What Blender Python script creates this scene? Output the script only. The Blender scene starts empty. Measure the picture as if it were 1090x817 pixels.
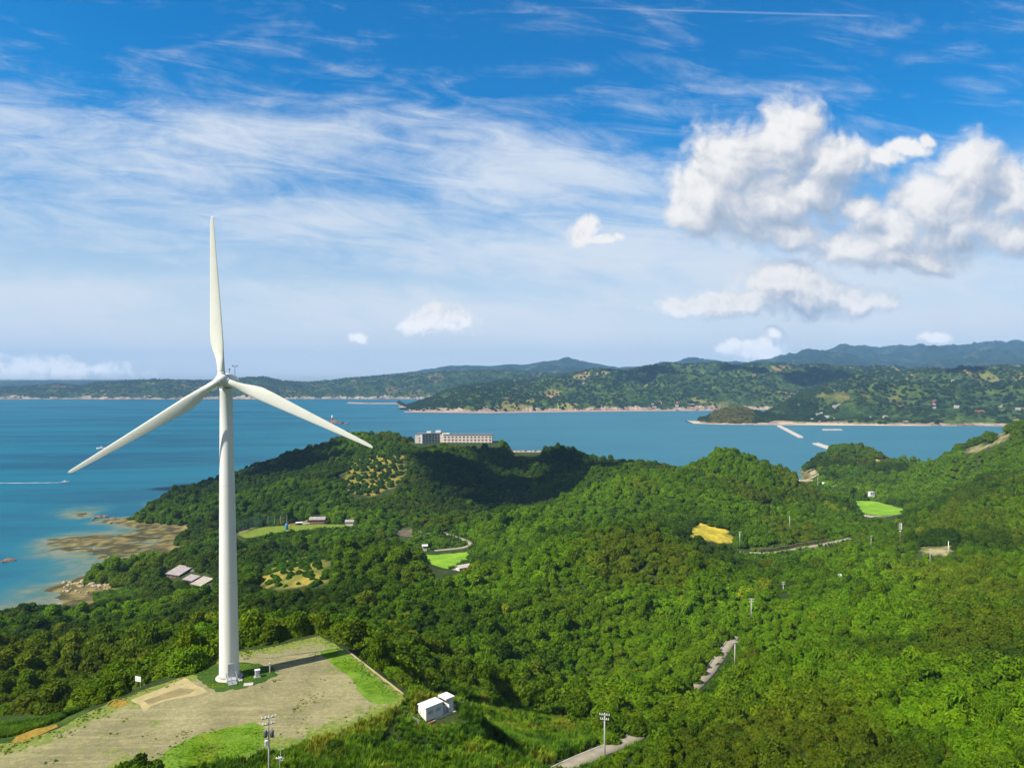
import bpy, bmesh, math, random
import numpy as np
from mathutils import Vector, Matrix
rad = math.radians
SC = bpy.context.scene
COL = SC.collection
rng = np.random.default_rng(7)
random.seed(7)

# ------------------------------------------------------------------ camera
F = 756.0                 # focal length in photo pixels (1090 wide)
HZ = 402.0                # photo row of the true horizon
CAMZ = 120.0              # metres above the sea
cam = bpy.data.cameras.new('camera')
cam.sensor_fit = 'HORIZONTAL'; cam.sensor_width = 36.0
cam.lens = F / 1090 * 36.0
cam.clip_start = 0.5; cam.clip_end = 80000
camo = bpy.data.objects.new('camera', cam); COL.objects.link(camo)
camo.location = (0, 0, CAMZ)
camo.rotation_euler = (rad(90) - math.atan((408.5 - HZ) / F), 0, 0)
SC.camera = camo

# ------------------------------------------------------------------ exposure
SC.view_settings.view_transform = 'Standard'
SC.view_settings.look = 'None'
SC.view_settings.gamma = 1.0
SC.view_settings.use_curve_mapping = False
SC.view_settings.exposure = 0.76
SC.cycles.use_denoising = True
SC.cycles.max_bounces = 6; SC.cycles.diffuse_bounces = 2; SC.cycles.glossy_bounces = 2
SC.cycles.transmission_bounces = 3; SC.cycles.transparent_max_bounces = 6
SC.cycles.volume_bounces = 0
SC.cycles.use_adaptive_sampling = True; SC.cycles.adaptive_threshold = 0.02

# ------------------------------------------------------------------ sun
SUN_DIR = Vector((-0.84, -0.54, 0)).normalized()          # towards the sun, on the ground plane
SUN_EL = rad(50)
sun = bpy.data.lights.new('sun', 'SUN'); sun.energy = 5.0; sun.angle = rad(0.5); sun.color = (1.0, 0.95, 0.84)
suno = bpy.data.objects.new('sun', sun); COL.objects.link(suno)
to_sun = Vector((SUN_DIR.x * math.cos(SUN_EL), SUN_DIR.y * math.cos(SUN_EL), math.sin(SUN_EL)))
suno.rotation_euler = to_sun.to_track_quat('Z', 'Y').to_euler()
suno.location = (0, 0, 400)

# ------------------------------------------------------------------ node helpers
class S:
    """a socket with arithmetic"""
    def __init__(s, t, k): s.t = t; s.k = k
    def op(s, o, *a, clamp=False):
        n = s.t.nodes.new('ShaderNodeMath'); n.operation = o; n.use_clamp = clamp
        for i, v in enumerate((s,) + a):
            if isinstance(v, S): s.t.links.new(v.k, n.inputs[i])
            else: n.inputs[i].default_value = v
        return S(s.t, n.outputs[0])
    def __add__(s, b): return s.op('ADD', b)
    __radd__ = __add__
    def __sub__(s, b): return s.op('SUBTRACT', b)
    def __rsub__(s, b): return (s * -1.0) + b
    def __mul__(s, b): return s.op('MULTIPLY', b)
    __rmul__ = __mul__
    def __truediv__(s, b): return s.op('DIVIDE', b)
    def sat(s): return s.op('MULTIPLY', 1.0, clamp=True)
    def step(s, lo, hi):
        n = s.t.nodes.new('ShaderNodeMapRange'); n.interpolation_type = 'SMOOTHSTEP'
        s.t.links.new(s.k, n.inputs[0])
        n.inputs[1].default_value = lo; n.inputs[2].default_value = hi
        return S(s.t, n.outputs[0])

def put(t, v, sock):
    if isinstance(v, S): t.links.new(v.k, sock)
    elif v is not None: sock.default_value = v

def xyz(t, x, y, z):
    n = t.nodes.new('ShaderNodeCombineXYZ')
    for i, v in enumerate((x, y, z)): put(t, v, n.inputs[i])
    return S(t, n.outputs[0])

def noise(t, vec, scale=1.0, detail=4.0, rough=0.5, dist=0.0, color=False):
    n = t.nodes.new('ShaderNodeTexNoise')
    if vec is not None: t.links.new(vec.k, n.inputs['Vector'])
    n.inputs['Scale'].default_value = scale; n.inputs['Detail'].default_value = detail
    n.inputs['Roughness'].default_value = rough; n.inputs['Distortion'].default_value = dist
    return S(t, n.outputs[1 if color else 0])

def voronoi(t, vec, scale=1.0, feature='F1', detail=0.0, out=0):
    n = t.nodes.new('ShaderNodeTexVoronoi'); n.feature = feature
    if vec is not None: t.links.new(vec.k, n.inputs['Vector'])
    n.inputs['Scale'].default_value = scale
    if 'Detail' in n.inputs: n.inputs['Detail'].default_value = detail
    return S(t, n.outputs[out])

def mixc(t, f, a, b, mode='MIX'):
    n = t.nodes.new('ShaderNodeMix'); n.data_type = 'RGBA'; n.blend_type = mode; n.clamp_factor = True
    put(t, f, n.inputs[0])
    for v, k in ((a, 6), (b, 7)):
        if isinstance(v, S): t.links.new(v.k, n.inputs[k])
        else: n.inputs[k].default_value = tuple(v) + ((1.0,) if len(v) == 3 else ())
    return S(t, n.outputs[2])

def ramp(t, f, stops):
    n = t.nodes.new('ShaderNodeValToRGB'); t.links.new(f.k, n.inputs[0])
    e = n.color_ramp.elements
    while len(e) < len(stops): e.new(0.5)
    for i, (p, c) in enumerate(stops): e[i].position = p; e[i].color = tuple(c) + (1.0,)
    return S(t, n.outputs[0])

def attr(t, name, kind='GEOMETRY', out='Color'):
    n = t.nodes.new('ShaderNodeAttribute'); n.attribute_name = name; n.attribute_type = kind
    return S(t, n.outputs[out])

def position(t):
    return S(t, t.nodes.new('ShaderNodeNewGeometry').outputs['Position'])

def objcoord(t):
    return S(t, t.nodes.new('ShaderNodeTexCoord').outputs['Object'])

def vscale(t, v, s):
    n = t.nodes.new('ShaderNodeVectorMath'); n.operation = 'MULTIPLY'
    t.links.new(v.k, n.inputs[0]); n.inputs[1].default_value = s
    return S(t, n.outputs[0])

def bump(t, h, strength=0.5, dist=0.1):
    n = t.nodes.new('ShaderNodeBump'); t.links.new(h.k, n.inputs['Height'])
    n.inputs['Strength'].default_value = strength; n.inputs['Distance'].default_value = dist
    return S(t, n.outputs[0])

MATS = {}
def material(name, fn):
    m = bpy.data.materials.new(name); m.use_nodes = True
    t = m.node_tree; t.nodes.clear()
    out = t.nodes.new('ShaderNodeOutputMaterial')
    t.links.new(fn(t), out.inputs['Surface'])
    MATS[name] = m
    return m

def bsdf(t, color, rough=0.7, spec=0.3, normal=None, metal=0.0):
    n = t.nodes.new('ShaderNodeBsdfPrincipled')
    if isinstance(color, S): t.links.new(color.k, n.inputs['Base Color'])
    else: n.inputs['Base Color'].default_value = tuple(color) + (1.0,)
    put(t, rough, n.inputs['Roughness'])
    n.inputs['Specular IOR Level'].default_value = spec
    n.inputs['Metallic'].default_value = metal
    if normal is not None: t.links.new(normal.k, n.inputs['Normal'])
    return n.outputs[0]

def weathered(name, c, var=0.18, scale=3.0, rough=0.6, spec=0.3, metal=0.0):
    """plain paint, plaster or concrete with faint blotches"""
    def fn(t):
        n = noise(t, objcoord(t), scale, 5, 0.6)
        col = mixc(t, n.step(0.3, 0.75), [x * (1 - var) for x in c], c)
        return bsdf(t, col, rough, spec, None, metal)
    return material(name, fn)

# ------------------------------------------------------------------ world: Nishita sky with clouds
W = bpy.data.worlds.new('World'); SC.world = W; W.use_nodes = True
t = W.node_tree; t.nodes.clear()
SKY_STRENGTH = 0.085
wo = t.nodes.new('ShaderNodeOutputWorld')
sky = t.nodes.new('ShaderNodeTexSky'); sky.sky_type = 'NISHITA'; sky.sun_disc = False
sky.sun_elevation = SUN_EL; sky.sun_rotation = math.atan2(SUN_DIR.x, SUN_DIR.y)
sky.altitude = 100; sky.air_density = 1.0; sky.dust_density = 0.6; sky.ozone_density = 2.0
hs = t.nodes.new('ShaderNodeHueSaturation'); hs.inputs['Saturation'].default_value = 1.22; hs.inputs['Value'].default_value = 0.82
t.links.new(sky.outputs[0], hs.inputs['Color'])
skyc = S(t, hs.outputs[0])
tc = t.nodes.new('ShaderNodeTexCoord'); sp = t.nodes.new('ShaderNodeSeparateXYZ')
t.links.new(tc.outputs['Generated'], sp.inputs[0])
dx, dy, dz = (S(t, sp.outputs[i]) for i in range(3))
yy = dy.op('MAXIMUM', 0.05)
X = dx / yy * F + 545.0            # direction on the sky, in units where the horizon to the north reads as the photo does
Y = HZ - dz / yy * F
front = dy.step(0.05, 0.25)
up = dz.step(-0.01, 0.01)
# deepen the blue aloft, pale towards the horizon
sky_plain = skyc
skyc = mixc(t, dz.step(0.0, 0.34), skyc, mixc(t, 1.0, skyc, (0.03, 0.96, 1.34), 'MULTIPLY'))
skyc = mixc(t, (1.0 - dz.step(-0.02, 0.30)) * 0.86, skyc, (5.7, 6.15, 6.7))
def background(c):
    n = t.nodes.new('ShaderNodeBackground'); n.inputs['Strength'].default_value = SKY_STRENGTH
    t.links.new(c.k, n.inputs['Color']); return n.outputs[0]
def mixshader(f, a, b):
    n = t.nodes.new('ShaderNodeMixShader'); t.links.new(f.k, n.inputs[0]); t.links.new(a, n.inputs[1]); t.links.new(b, n.inputs[2]); return n.outputs[0]
def vm(o, a, b=None, c=None):
    n = t.nodes.new('ShaderNodeVectorMath'); n.operation = o
    for i, v in enumerate((a, b, c)):
        if isinstance(v, S): t.links.new(v.k, n.inputs[i])
        elif v is not None: n.inputs[i].default_value = v
    return S(t, n.outputs['Value' if o in ('LENGTH', 'DISTANCE', 'DOT_PRODUCT') else 'Vector'])
def hull(P, blobs, k=0.45):
    """smooth union of ellipses: 0 at a centre, 1 on the rim, growing outwards"""
    s = None
    for b in blobs:
        w = 1.0
        cx, cy, rx, ry = b[:4]
        v = vm('LENGTH', vm('MULTIPLY_ADD', P, (1 / rx, 1 / ry, 0), (-cx / rx, -cy / ry, 0)))
        s = v if s is None else s.op('SMOOTH_MIN', v, k)
    return s
def n2d(vec, scale, detail, rough, dist=0.0, out=0):
    n = t.nodes.new('ShaderNodeTexNoise'); n.noise_dimensions = '2D'
    t.links.new(vec.k, n.inputs['Vector'])
    n.inputs['Scale'].default_value = scale; n.inputs['Detail'].default_value = detail; n.inputs['Roughness'].default_value = rough; n.inputs['Distortion'].default_value = dist
    return S(t, n.outputs[out])
PQ = xyz(t, X, Y, 0.0)
gate = front * (Y.step(-620.0, -420.0)) * up * X.step(-2200.0, -1500.0) * (1.0 - X.step(2600.0, 3300.0))
# high thin cloud: streaks along gently tilted bands
CIR = [(-80, 150, 260, 100, .56), (170, 165, 300, 82, .62), (330, 235, 330, 44, .62), (560, 190, 190, 62, .68), (660, 258, 260, 58, .76),
       (60, 312, 190, 26, .58), (480, 338, 330, 34, .62), (840, 295, 320, 54, .70), (150, 372, 360, 34, .72), (620, 352, 320, 34, .60),
       (980, 345, 260, 40, .70), (300, 44, 90, 16, .20), (690, 62, 70, 16, .12), (930, 75, 240, 70, .03),
       (1500, 250, 400, 90, .5), (-700, 250, 500, 90, .5), (500, -300, 900, 160, .4)]
cm = None
for cx, cy, rx, ry, a in CIR:
    l2 = vm('MULTIPLY_ADD', PQ, (1 / rx, 1 / ry, 0), (-cx / rx, -cy / ry, 0))
    e = (1.25 - vm('LENGTH', l2)) * (a * 0.95)
    cm = e if cm is None else cm.op('SMOOTH_MAX', e, 0.22)
cv = xyz(t, X * 0.0040 + Y * 0.0014, Y * 0.0150 - X * 0.0022, 0.0)
c1 = n2d(cv, 1.15, 9, 0.60, 0.5)
c2 = n2d(xyz(t, X * 0.009, Y * 0.046 - X * 0.005, 0.0), 1.0, 7, 0.62, 0.8)
c3 = n2d(PQ, 0.045, 5, 0.62)
ci = c1 * 1.15 + c2 * 0.72 + c3 * 0.16 + cm.op('MAXIMUM', -0.45) * 0.86 - 1.18 - (1.0 - Y.step(0.0, 150.0)) * 0.15
cirrus = (ci.step(-0.30, 0.62) * 0.90).sat()
low = Y.step(250.0, 380.0)
sky2 = mixc(t, cirrus, skyc, mixc(t, low, (5.3, 5.75, 6.3), (5.9, 6.1, 6.5)))
# a jet trail, a long thin line high up
tl = (Y - (X - 545.0) * 0.0285 - 8.0)
trail = (tl * tl * -0.9).op('EXPONENT') * X.step(560.0, 760.0) * (1.0 - X.step(915.0, 935.0)) * 0.20
sky2 = mixc(t, trail, sky2, (5.2, 5.8, 6.4))
# cumulus
CUM = [(752, 214, 40, 36), (785, 178, 46, 46), (836, 152, 40, 40), (880, 172, 52, 28), (815, 216, 70, 36), (858, 206, 42, 28), (728, 232, 22, 16),
       (838, 250, 44, 16), (935, 166, 28, 10), (968, 157, 26, 8), (988, 148, 9, 6),
       (898, 264, 36, 18), (920, 224, 20, 12), (948, 250, 40, 32), (990, 218, 36, 40), (1030, 182, 32, 38), (968, 274, 52, 16), (1015, 240, 40, 26),
       (1080, 208, 32, 40), (1098, 250, 56, 20),
       (782, 323, 58, 15), (836, 306, 50, 25), (866, 318, 60, 18), (738, 325, 32, 9), (905, 323, 38, 10),
       (620, 236, 13, 13), (612, 248, 12, 9), (640, 251, 20, 5), (462, 341, 33, 13), (442, 346, 18, 8), (378, 359, 9, 4),
       (45, 397, 90, 9), (18, 389, 28, 10), (66, 391, 28, 9), (802, 370, 36, 10), (822, 356, 13, 5), (998, 359, 13, 5),
       (1240, 200, 110, 60), (-160, 395, 120, 10), (1400, 330, 140, 20)]
cloudish = n2d(PQ, 0.011, 4, 0.55, 0.0, 1)
PW = vm('MULTIPLY_ADD', vm('SUBTRACT', cloudish, (0.5, 0.5, 0.5)), (44, 34, 0), PQ)
f0 = hull(PW, CUM)
def puff(P):
    a = n2d(P, 0.017, 8, 0.56, 0.2)
    n = t.nodes.new('ShaderNodeTexVoronoi'); n.voronoi_dimensions = '2D'; n.feature = 'SMOOTH_F1'; t.links.new(P.k, n.inputs['Vector'])
    n.inputs['Scale'].default_value = 0.034; n.inputs['Detail'].default_value = 2.5; n.inputs['Roughness'].default_value = 0.5; n.inputs['Smoothness'].default_value = 0.7
    return a * 0.90 + (0.5 - S(t, n.outputs[0])) * 0.42 + (n2d(P, 0.075, 6, 0.62, 0.0) - 0.5) * (Y.step(270.0, 330.0) * 0.55 + X.op('LESS_THAN', 680.0) * 0.35 + 0.42)
p0 = puff(PW)
dens = (1.50 - f0) * 1.20 + (p0 - 0.54) * 1.22
calpha = (dens.step(-0.14, 0.84) * 0.98).sat()
# paint cloud light and shade: compare with what lies towards the upper left
f1 = hull(vm('ADD', PW, (-14, -22, 0)), CUM[:7] + CUM[7:8] + CUM[11:25], 0.6)
p1 = puff(vm('ADD', PW, (-5, -8, 0)))
lit = ((f1 - f0).op('MAXIMUM', -0.9).op('MINIMUM', 0.7) * 0.72 + (p0 - p1) * 0.80 + dens.op('MINIMUM', 1.2) * 0.06 + 0.41).sat()
ccol = ramp(t, lit, [(0.0, (2.7, 3.2, 4.0)), (0.30, (3.6, 4.0, 4.7)), (0.52, (4.8, 4.9, 5.2)), (0.78, (6.2, 6.1, 6.0)), (1.0, (6.9, 6.7, 6.5))])
ccol = mixc(t, Y.step(310.0, 395.0), ccol, mixc(t, 1.0, ccol, (1.5, 1.46, 1.42), 'MULTIPLY'))
ambient_bg = background(mixc(t, 0.45, sky_plain, (2.9, 2.9, 2.9)))     # unseen sky, mixed with grey to make the ambient light less blue
full = mixshader(gate, ambient_bg, mixshader(calpha, background(sky2), background(ccol)))
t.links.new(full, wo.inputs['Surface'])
W.cycles.sampling_method = 'NONE'

# ------------------------------------------------------------------ projection helpers (photo pixel <-> place)
def at(px, py, d):
    """point seen at pixel px, py at d metres ahead"""
    return ((px - 545) / F * d, d, CAMZ - (py - HZ) / F * d)
def onz(px, py, z):
    """point seen at a pixel on the level z"""
    d = (CAMZ - z) * F / (py - HZ)
    return at(px, py, d)
def proj(x, y, z):
    y = np.maximum(y, 1e-3)
    return 545 + F * x / y, HZ + F * (CAMZ - z) / y

def inpoly(px, py, poly):
    px = np.asarray(px, float); py = np.asarray(py, float)
    r = np.zeros(px.shape, bool)
    n = len(poly); j = n - 1
    for i in range(n):
        xi, yi = poly[i][:2]; xj, yj = poly[j][:2]
        if yi != yj:
            c = ((yi > py) != (yj > py)) & (px < (xj - xi) * (py - yi) / (yj - yi) + xi)
            r ^= c
        j = i
    return r
def polydist(px, py, poly, closed=True):
    px = np.asarray(px, float); py = np.asarray(py, float)
    best = np.full(px.shape, 1e9)
    n = len(poly)
    for i in range(n if closed else n - 1):
        ax, ay = poly[i][:2]; bx, by = poly[(i + 1) % n][:2]
        vx, vy = bx - ax, by - ay
        L = vx * vx + vy * vy + 1e-9
        s = np.clip(((px - ax) * vx + (py - ay) * vy) / L, 0, 1)
        best = np.minimum(best, np.hypot(px - ax - s * vx, py - ay - s * vy))
    return best
def sstep(a, b, x):
    s = np.clip((x - a) / (b - a), 0, 1); return s * s * (3 - 2 * s)

_lat = rng.random((256, 256))
def vnoise(x, y):
    x = np.asarray(x, float); y = np.asarray(y, float)
    xi = np.floor(x).astype(int); yi = np.floor(y).astype(int)
    fx = x - xi; fy = y - yi
    fx = fx * fx * (3 - 2 * fx); fy = fy * fy * (3 - 2 * fy)
    a = _lat[xi % 256, yi % 256]; b = _lat[(xi + 1) % 256, yi % 256]
    c = _lat[xi % 256, (yi + 1) % 256]; d = _lat[(xi + 1) % 256, (yi + 1) % 256]
    return (a * (1 - fx) + b * fx) * (1 - fy) + (c * (1 - fx) + d * fx) * fy
def fbm(x, y, o=4):
    s = 0; a = 0.5; n = 0
    for i in range(o):
        s = s + a * vnoise(x * 2 ** i + 17.3 * i, y * 2 ** i + 9.1 * i); n += a; a *= 0.5
    return s / n

# ------------------------------------------------------------------ terrain shape
PADZ = 69.6
TREE = 5.0
pts = []
def C(px, py, d): x, y, z = at(px, py, d); pts.append((x, y, z - TREE))          # a treetop seen there
def G(px, py, z): pts.append(onz(px, py, z))                                     # bare ground seen there
def P(x, y, z): pts.append((x, y, z))
def D(px, d, z): pts.append(((px - 545) / F * d, d, z))
for a in [(20, 800), (100, 770), (243, 722), (345, 680), (425, 745), (283, 815), (150, 815), (300, 740), (205, 712), (60, 790)]: G(*a, PADZ)
G(470, 775, 68)
for a in [(-60, 60, 69), (0, 60, 66), (60, 60, 64), (-150, 60, 66), (150, 60, 70), (0, -80, 75), (-300, -80, 40), (300, -80, 85), (300, 80, 82), (-110, 20, 68)]: P(*a)
for a in [(0, 742, 112), (0, 700, 168), (0, 668, 265), (5, 652, 335), (100, 652, 280), (150, 680, 190), (180, 640, 300), (50, 682, 210), (150, 640, 330),
          (200, 700, 150), (120, 720, 130), (60, 735, 117), (230, 640, 280),
          (180, 523, 640), (140, 549, 585), (250, 505, 720), (300, 485, 770), (340, 472, 800), (390, 462, 830), (415, 463, 840), (560, 482, 830), (592, 476, 800), (620, 490, 760),
          (200, 560, 545), (250, 540, 570), (330, 510, 640), (360, 540, 530), (480, 510, 660), (540, 520, 640), (470, 545, 545), (560, 545, 580), (600, 535, 610),
          (570, 500, 740), (300, 510, 680), (220, 530, 620),
          (655, 490, 680), (690, 492, 690), (735, 497, 660), (765, 483, 600), (800, 487, 600), (850, 506, 590), (825, 495, 600),
          (540, 565, 430), (600, 528, 520), (630, 505, 600), (640, 560, 440), (700, 540, 480), (760, 530, 490), (600, 680, 220),
          (700, 650, 250), (560, 720, 160), (500, 690, 170), (520, 640, 240), (450, 630, 240), (420, 600, 300), (380, 566, 370), (410, 572, 365), (250, 640, 230), (300, 650, 200),
          (350, 625, 260), (300, 580, 420), (260, 600, 360), (440, 690, 150), (400, 660, 180), (480, 740, 128),
          (830, 545, 480), (870, 550, 500), (800, 520, 540), (870, 530, 560), (890, 473, 900), (925, 474, 920), (868, 490, 900), (950, 488, 890), (985, 491, 880), (1000, 520, 650),
          (1030, 470, 760), (1060, 456, 720), (1090, 446, 680), (1090, 500, 520), (1040, 520, 510), (980, 560, 430), (1000, 595, 330), (1090, 570, 360), (1090, 630, 240), (950, 600, 330),
          (900, 620, 280), (870, 600, 340), (850, 660, 210), (800, 665, 240), (950, 660, 200), (1000, 700, 155), (1090, 700, 150), (1090, 800, 100), (950, 760, 120), (870, 720, 145),
          (850, 800, 105), (760, 805, 110), (790, 740, 145), (600, 765, 132), (655, 730, 152), (720, 690, 195), (740, 650, 260), (760, 610, 330), (810, 610, 330)]: C(*a)
for a in [(560, 578, 345), (620, 557, 350), (675, 550, 350), (715, 568, 345), (745, 590, 325), (620, 640, 245), (680, 645, 245), (560, 640, 240), (570, 722, 190), (640, 730, 185), (900, 690, 170), (930, 640, 215), (1010, 660, 190), (960, 612, 300), (860, 640, 235)]: C(*a)
for a in [(680, 425, 30), (620, 425, 28), (740, 400, 29), (560, 400, 24), (960, 260, 40), (1040, 230, 44)]: D(*a)
for a in [(690, 497, 605), (715, 500, 605), (735, 504, 605), (750, 497, 570), (985, 498, 780), (985, 497, 720), (950, 492, 950), (140, 553, 635), (465, 630, 260), (485, 630, 285), (180, 526, 700)]: C(*a)
for a in [(850, 950, -5), (838, 980, -6), (862, 985, -3), (120, 640, -4), (90, 600, -3)]: D(*a)
for a in [(442, 473, 43), (482, 472, 43), (525, 473, 42), (400, 500, 34), (310, 605, 30), (285, 618, 32), (335, 590, 30), (475, 597, 15), (490, 575, 16), (440, 565, 15), (455, 590, 15), (480, 612, 17), (505, 580, 17),
          (300, 565, 20), (340, 560, 20), (265, 570, 19), (540, 790, 64.5), (500, 770, 67), (440, 790, 69), (756, 568, 24), (790, 587, 20), (840, 585, 21), (895, 577, 22), (935, 540, 14),
          (900, 525, 12), (880, 518, 9), (858, 509, 1.5), (843, 512, 1.2), (640, 803, 55), (605, 817, 56), (680, 787, 53), (720, 745, 46), (745, 725, 43), (770, 695, 38), (785, 680, 36.5), (990, 583, 36),
          (200, 615, 9), (215, 622, 9.5), (120, 613, 4), (150, 617, 5), (90, 622, 2.2), (150, 585, .45), (180, 590, 1.2), (185, 580, 2), (110, 583, .1), (85, 585, .2), (60, 574, .1), (75, 578, .2), (130, 574, .9),
          (0, 650, -.3), (60, 641, -.1), (66, 627, 0), (85, 634, .7), (110, 630, 2.0), (70, 618, -.3), (118, 575, 1.5), (112, 552, .6), (88, 552, -.4),
          (85, 562, -2.5), (105, 562, -2), (125, 561, -1.2), (60, 564, -3), (0, 600, -3), (40, 605, -2.0), (90, 606, -1.2), (118, 604, -.7), (130, 600, -.3), (0, 560, -5), (50, 555, -3), (90, 540, -4), (0, 530, -9), (40, 588, -1.0), (75, 594, -.8), (100, 595, -.4), (30, 630, -1.2)]: G(*a)
for a in [(100, 700, -9), (180, 780, -7), (150, 660, -3), (250, 860, -8), (340, 960, -8), (440, 1050, -8), (540, 1030, -8), (600, 960, -8), (690, 860, -7), (735, 800, -6), (790, 800, -5), (830, 800, -2),
          (845, 870, -4), (870, 1040, -7), (930, 1090, -8), (1000, 1100, -8), (1050, 1120, -6), (1090, 1150, -5), (-50, 520, -10), (-200, 420, -9), (-200, 250, 10), (-60, 345, -1), (-60, 280, 20), (-60, 170, 50),
          (1200, 640, 80), (1200, 400, 60), (1250, 250, 62), (1250, 900, 30), (-150, 700, -12), (540, 1200, -12), (800, 1200, -12)]: D(*a)
pts = np.array(pts)
# thin-plate spline through the surveyed points
A = pts[:, :2] / 300.0
def tps_k(r2): return np.where(r2 > 1e-12, 0.5 * r2 * np.log(np.maximum(r2, 1e-12)), 0.0)
n = len(A)
K = tps_k(((A[:, None, :] - A[None, :, :]) ** 2).sum(-1)) + np.eye(n) * 2e-4
Q = np.hstack([np.ones((n, 1)), A])
LHS = np.block([[K, Q], [Q.T, np.zeros((3, 3))]])
sol = np.linalg.solve(LHS, np.concatenate([pts[:, 2], np.zeros(3)]))
def tps(x, y):
    x = np.asarray(x, float).ravel() / 300.0; y = np.asarray(y, float).ravel() / 300.0
    out = np.empty(x.shape)
    for i in range(0, len(x), 20000):
        u = x[i:i + 20000]; v = y[i:i + 20000]
        r2 = (u[:, None] - A[:, 0]) ** 2 + (v[:, None] - A[:, 1]) ** 2
        out[i:i + 20000] = tps_k(r2) @ sol[:n] + sol[n] + sol[n + 1] * u + sol[n + 2] * v
    return out

def world_poly(pix, z): return [onz(px, py, z) for px, py in pix]
PAD_PX = [(-60, 800), (-60, 860), (40, 860), (130, 822), (212, 818), (262, 812), (300, 800), (330, 793), (368, 780), (398, 766), (415, 757), (432, 746), (424, 738), (405, 724), (385, 706), (367, 692), (356, 687), (340, 677), (322, 681), (285, 689),
          (255, 694), (228, 703), (212, 716), (190, 722), (152, 735), (120, 747), (92, 760), (62, 776), (20, 790)]
PAD = world_poly(PAD_PX, PADZ)
RICE_A = world_poly([(450, 590), (472, 584), (498, 585), (500, 592), (488, 601), (478, 608), (470, 616), (459, 612), (458, 602)], 15.0)
SPORT = world_poly([(252, 569), (275, 562), (310, 559), (345, 558), (382, 559), (380, 561), (345, 562), (300, 567), (262, 573)], 20.0)
RICE_B = world_poly([(911, 533), (930, 533), (960, 541), (959, 548), (938, 549), (920, 547)], 14.0)
HOTEL_SITE = world_poly([(434, 475), (434, 470), (530, 469), (530, 476)], 42.5)
PARK = [at(a, 480, d)  for a, d in ((546, 828), (577, 828), (577, 850), (546, 850))]
SHED = [(-15.5, 107.0), (-12.5, 104.5), (-6.5, 110.5), (-9.5, 113.5)]; SHEDZ = 67.75
def flat_list(): return [(SHED, SHEDZ, 3.0), (PARK, 33.0, 8.0), (PAD, PADZ - 0.06, 5.0), (RICE_A, 14.9, 5.0), (SPORT, 19.9, 6.0), (RICE_B, 13.9, 6.0), (HOTEL_SITE, 42.5, 12.0)]
# roads: centre lines through photographed points, with level
def line(l): return [onz(px, py, z) for px, py, z in l]
ROAD_NEAR = line([(560, 840, 57), (605, 814, 56), (640, 801, 55.2), (676, 788, 53.6), (706, 765, 50), (724, 747, 46.8), (745, 728, 43.4), (757, 715, 41), (766, 702, 39.4), (774, 690, 38), (784, 678, 36.5), (790, 665, 35)])
ROAD_MID = line([(785, 587, 20), (805, 589, 20), (830, 588, 20.5), (852, 583, 21), (880, 579, 21.8), (905, 573, 22.5)])
ROAD_VAL = line([(466, 618, 16.5), (472, 612, 16.5), (480, 607, 16.5), (490, 604, 16.6), (500, 602, 17)])
ROAD_UP = line([(462, 586, 16), (480, 584, 16), (500, 583, 16.3), (505, 578, 16.6), (495, 574, 17), (480, 570, 17.3), (470, 566, 17.6)])
ROADS = [(ROAD_NEAR, 2.6, 'asphalt'), (ROAD_MID, 3.4, 'asphalt'), (ROAD_VAL, 3.6, 'asphalt'), (ROAD_UP, 3.2, 'asphalt')]

def resample(line, step):
    out = []
    for a, b in zip(line[:-1], line[1:]):
        n = max(1, int(math.dist(a, b) / step))
        out += [tuple(np.array(a) + (np.array(b) - np.array(a)) * i / n) for i in range(n)]
    return np.array(out + [line[-1]])
def smooth(l, k=3):
    l = resample(l, 3.0)
    for _ in range(k):
        m = l.copy(); m[1:-1] = (l[:-2] + 2 * l[1:-1] + l[2:]) / 4; l = m
    return l
ROADS = [(smooth(l, 8), w, m) for l, w, m in ROADS]

def height(x, y):
    sh = np.shape(x); x = np.ravel(np.asarray(x, float)); y = np.ravel(np.asarray(y, float))
    z = tps(x, y)
    z = np.where(z < 0, z * 1.0, z)
    land = sstep(1.5, 8, z)
    amp = (fbm(x / 60, y / 60, 4) - 0.5) * 15.0 * sstep(110, 260, y) + (fbm(x / 14 + 50, y / 14, 3) - 0.5) * 2.2 * sstep(90, 180, y)
    z = z + amp * land
    shore = sstep(-3, 0.0, z) * (1 - sstep(2, 6, z))
    z = z + (fbm(x / 9 + 9, y / 4 + 9, 4) - 0.5) * 2.3 * shore + (fbm(x / 34 + 3, y / 14 + 9, 3) - 0.5) * 2.0 * shore
    for poly, fz, soft in flat_list():
        inside = inpoly(x, y, poly); d = polydist(x, y, poly)
        w = np.where(inside, 1.0, 1 - sstep(1.0, soft + 1.0, d))
        z = z * (1 - w) + fz * w
    for l, wd, _m in ROADS:
        d2 = (x[:, None] - l[:, 0]) ** 2 + (y[:, None] - l[:, 1]) ** 2 if len(x) < 4000 else None
        if d2 is None:
            m = (x > l[:, 0].min() - 15) & (x < l[:, 0].max() + 15) & (y > l[:, 1].min() - 15) & (y < l[:, 1].max() + 15)
            idx = np.where(m)[0]
            if len(idx) == 0: continue
            dd = (x[idx, None] - l[:, 0]) ** 2 + (y[idx, None] - l[:, 1]) ** 2
        else:
            idx = np.arange(len(x)); dd = d2
        k = dd.argmin(1); dist = np.sqrt(dd[np.arange(len(idx)), k])
        w = 1 - sstep(wd * 0.5 + 1.6, wd * 0.5 + 6.0, dist)
        z[idx] = z[idx] * (1 - w) + (l[k, 2] - 0.12) * w
    return np.maximum(z, -11.5).reshape(sh)

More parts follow.
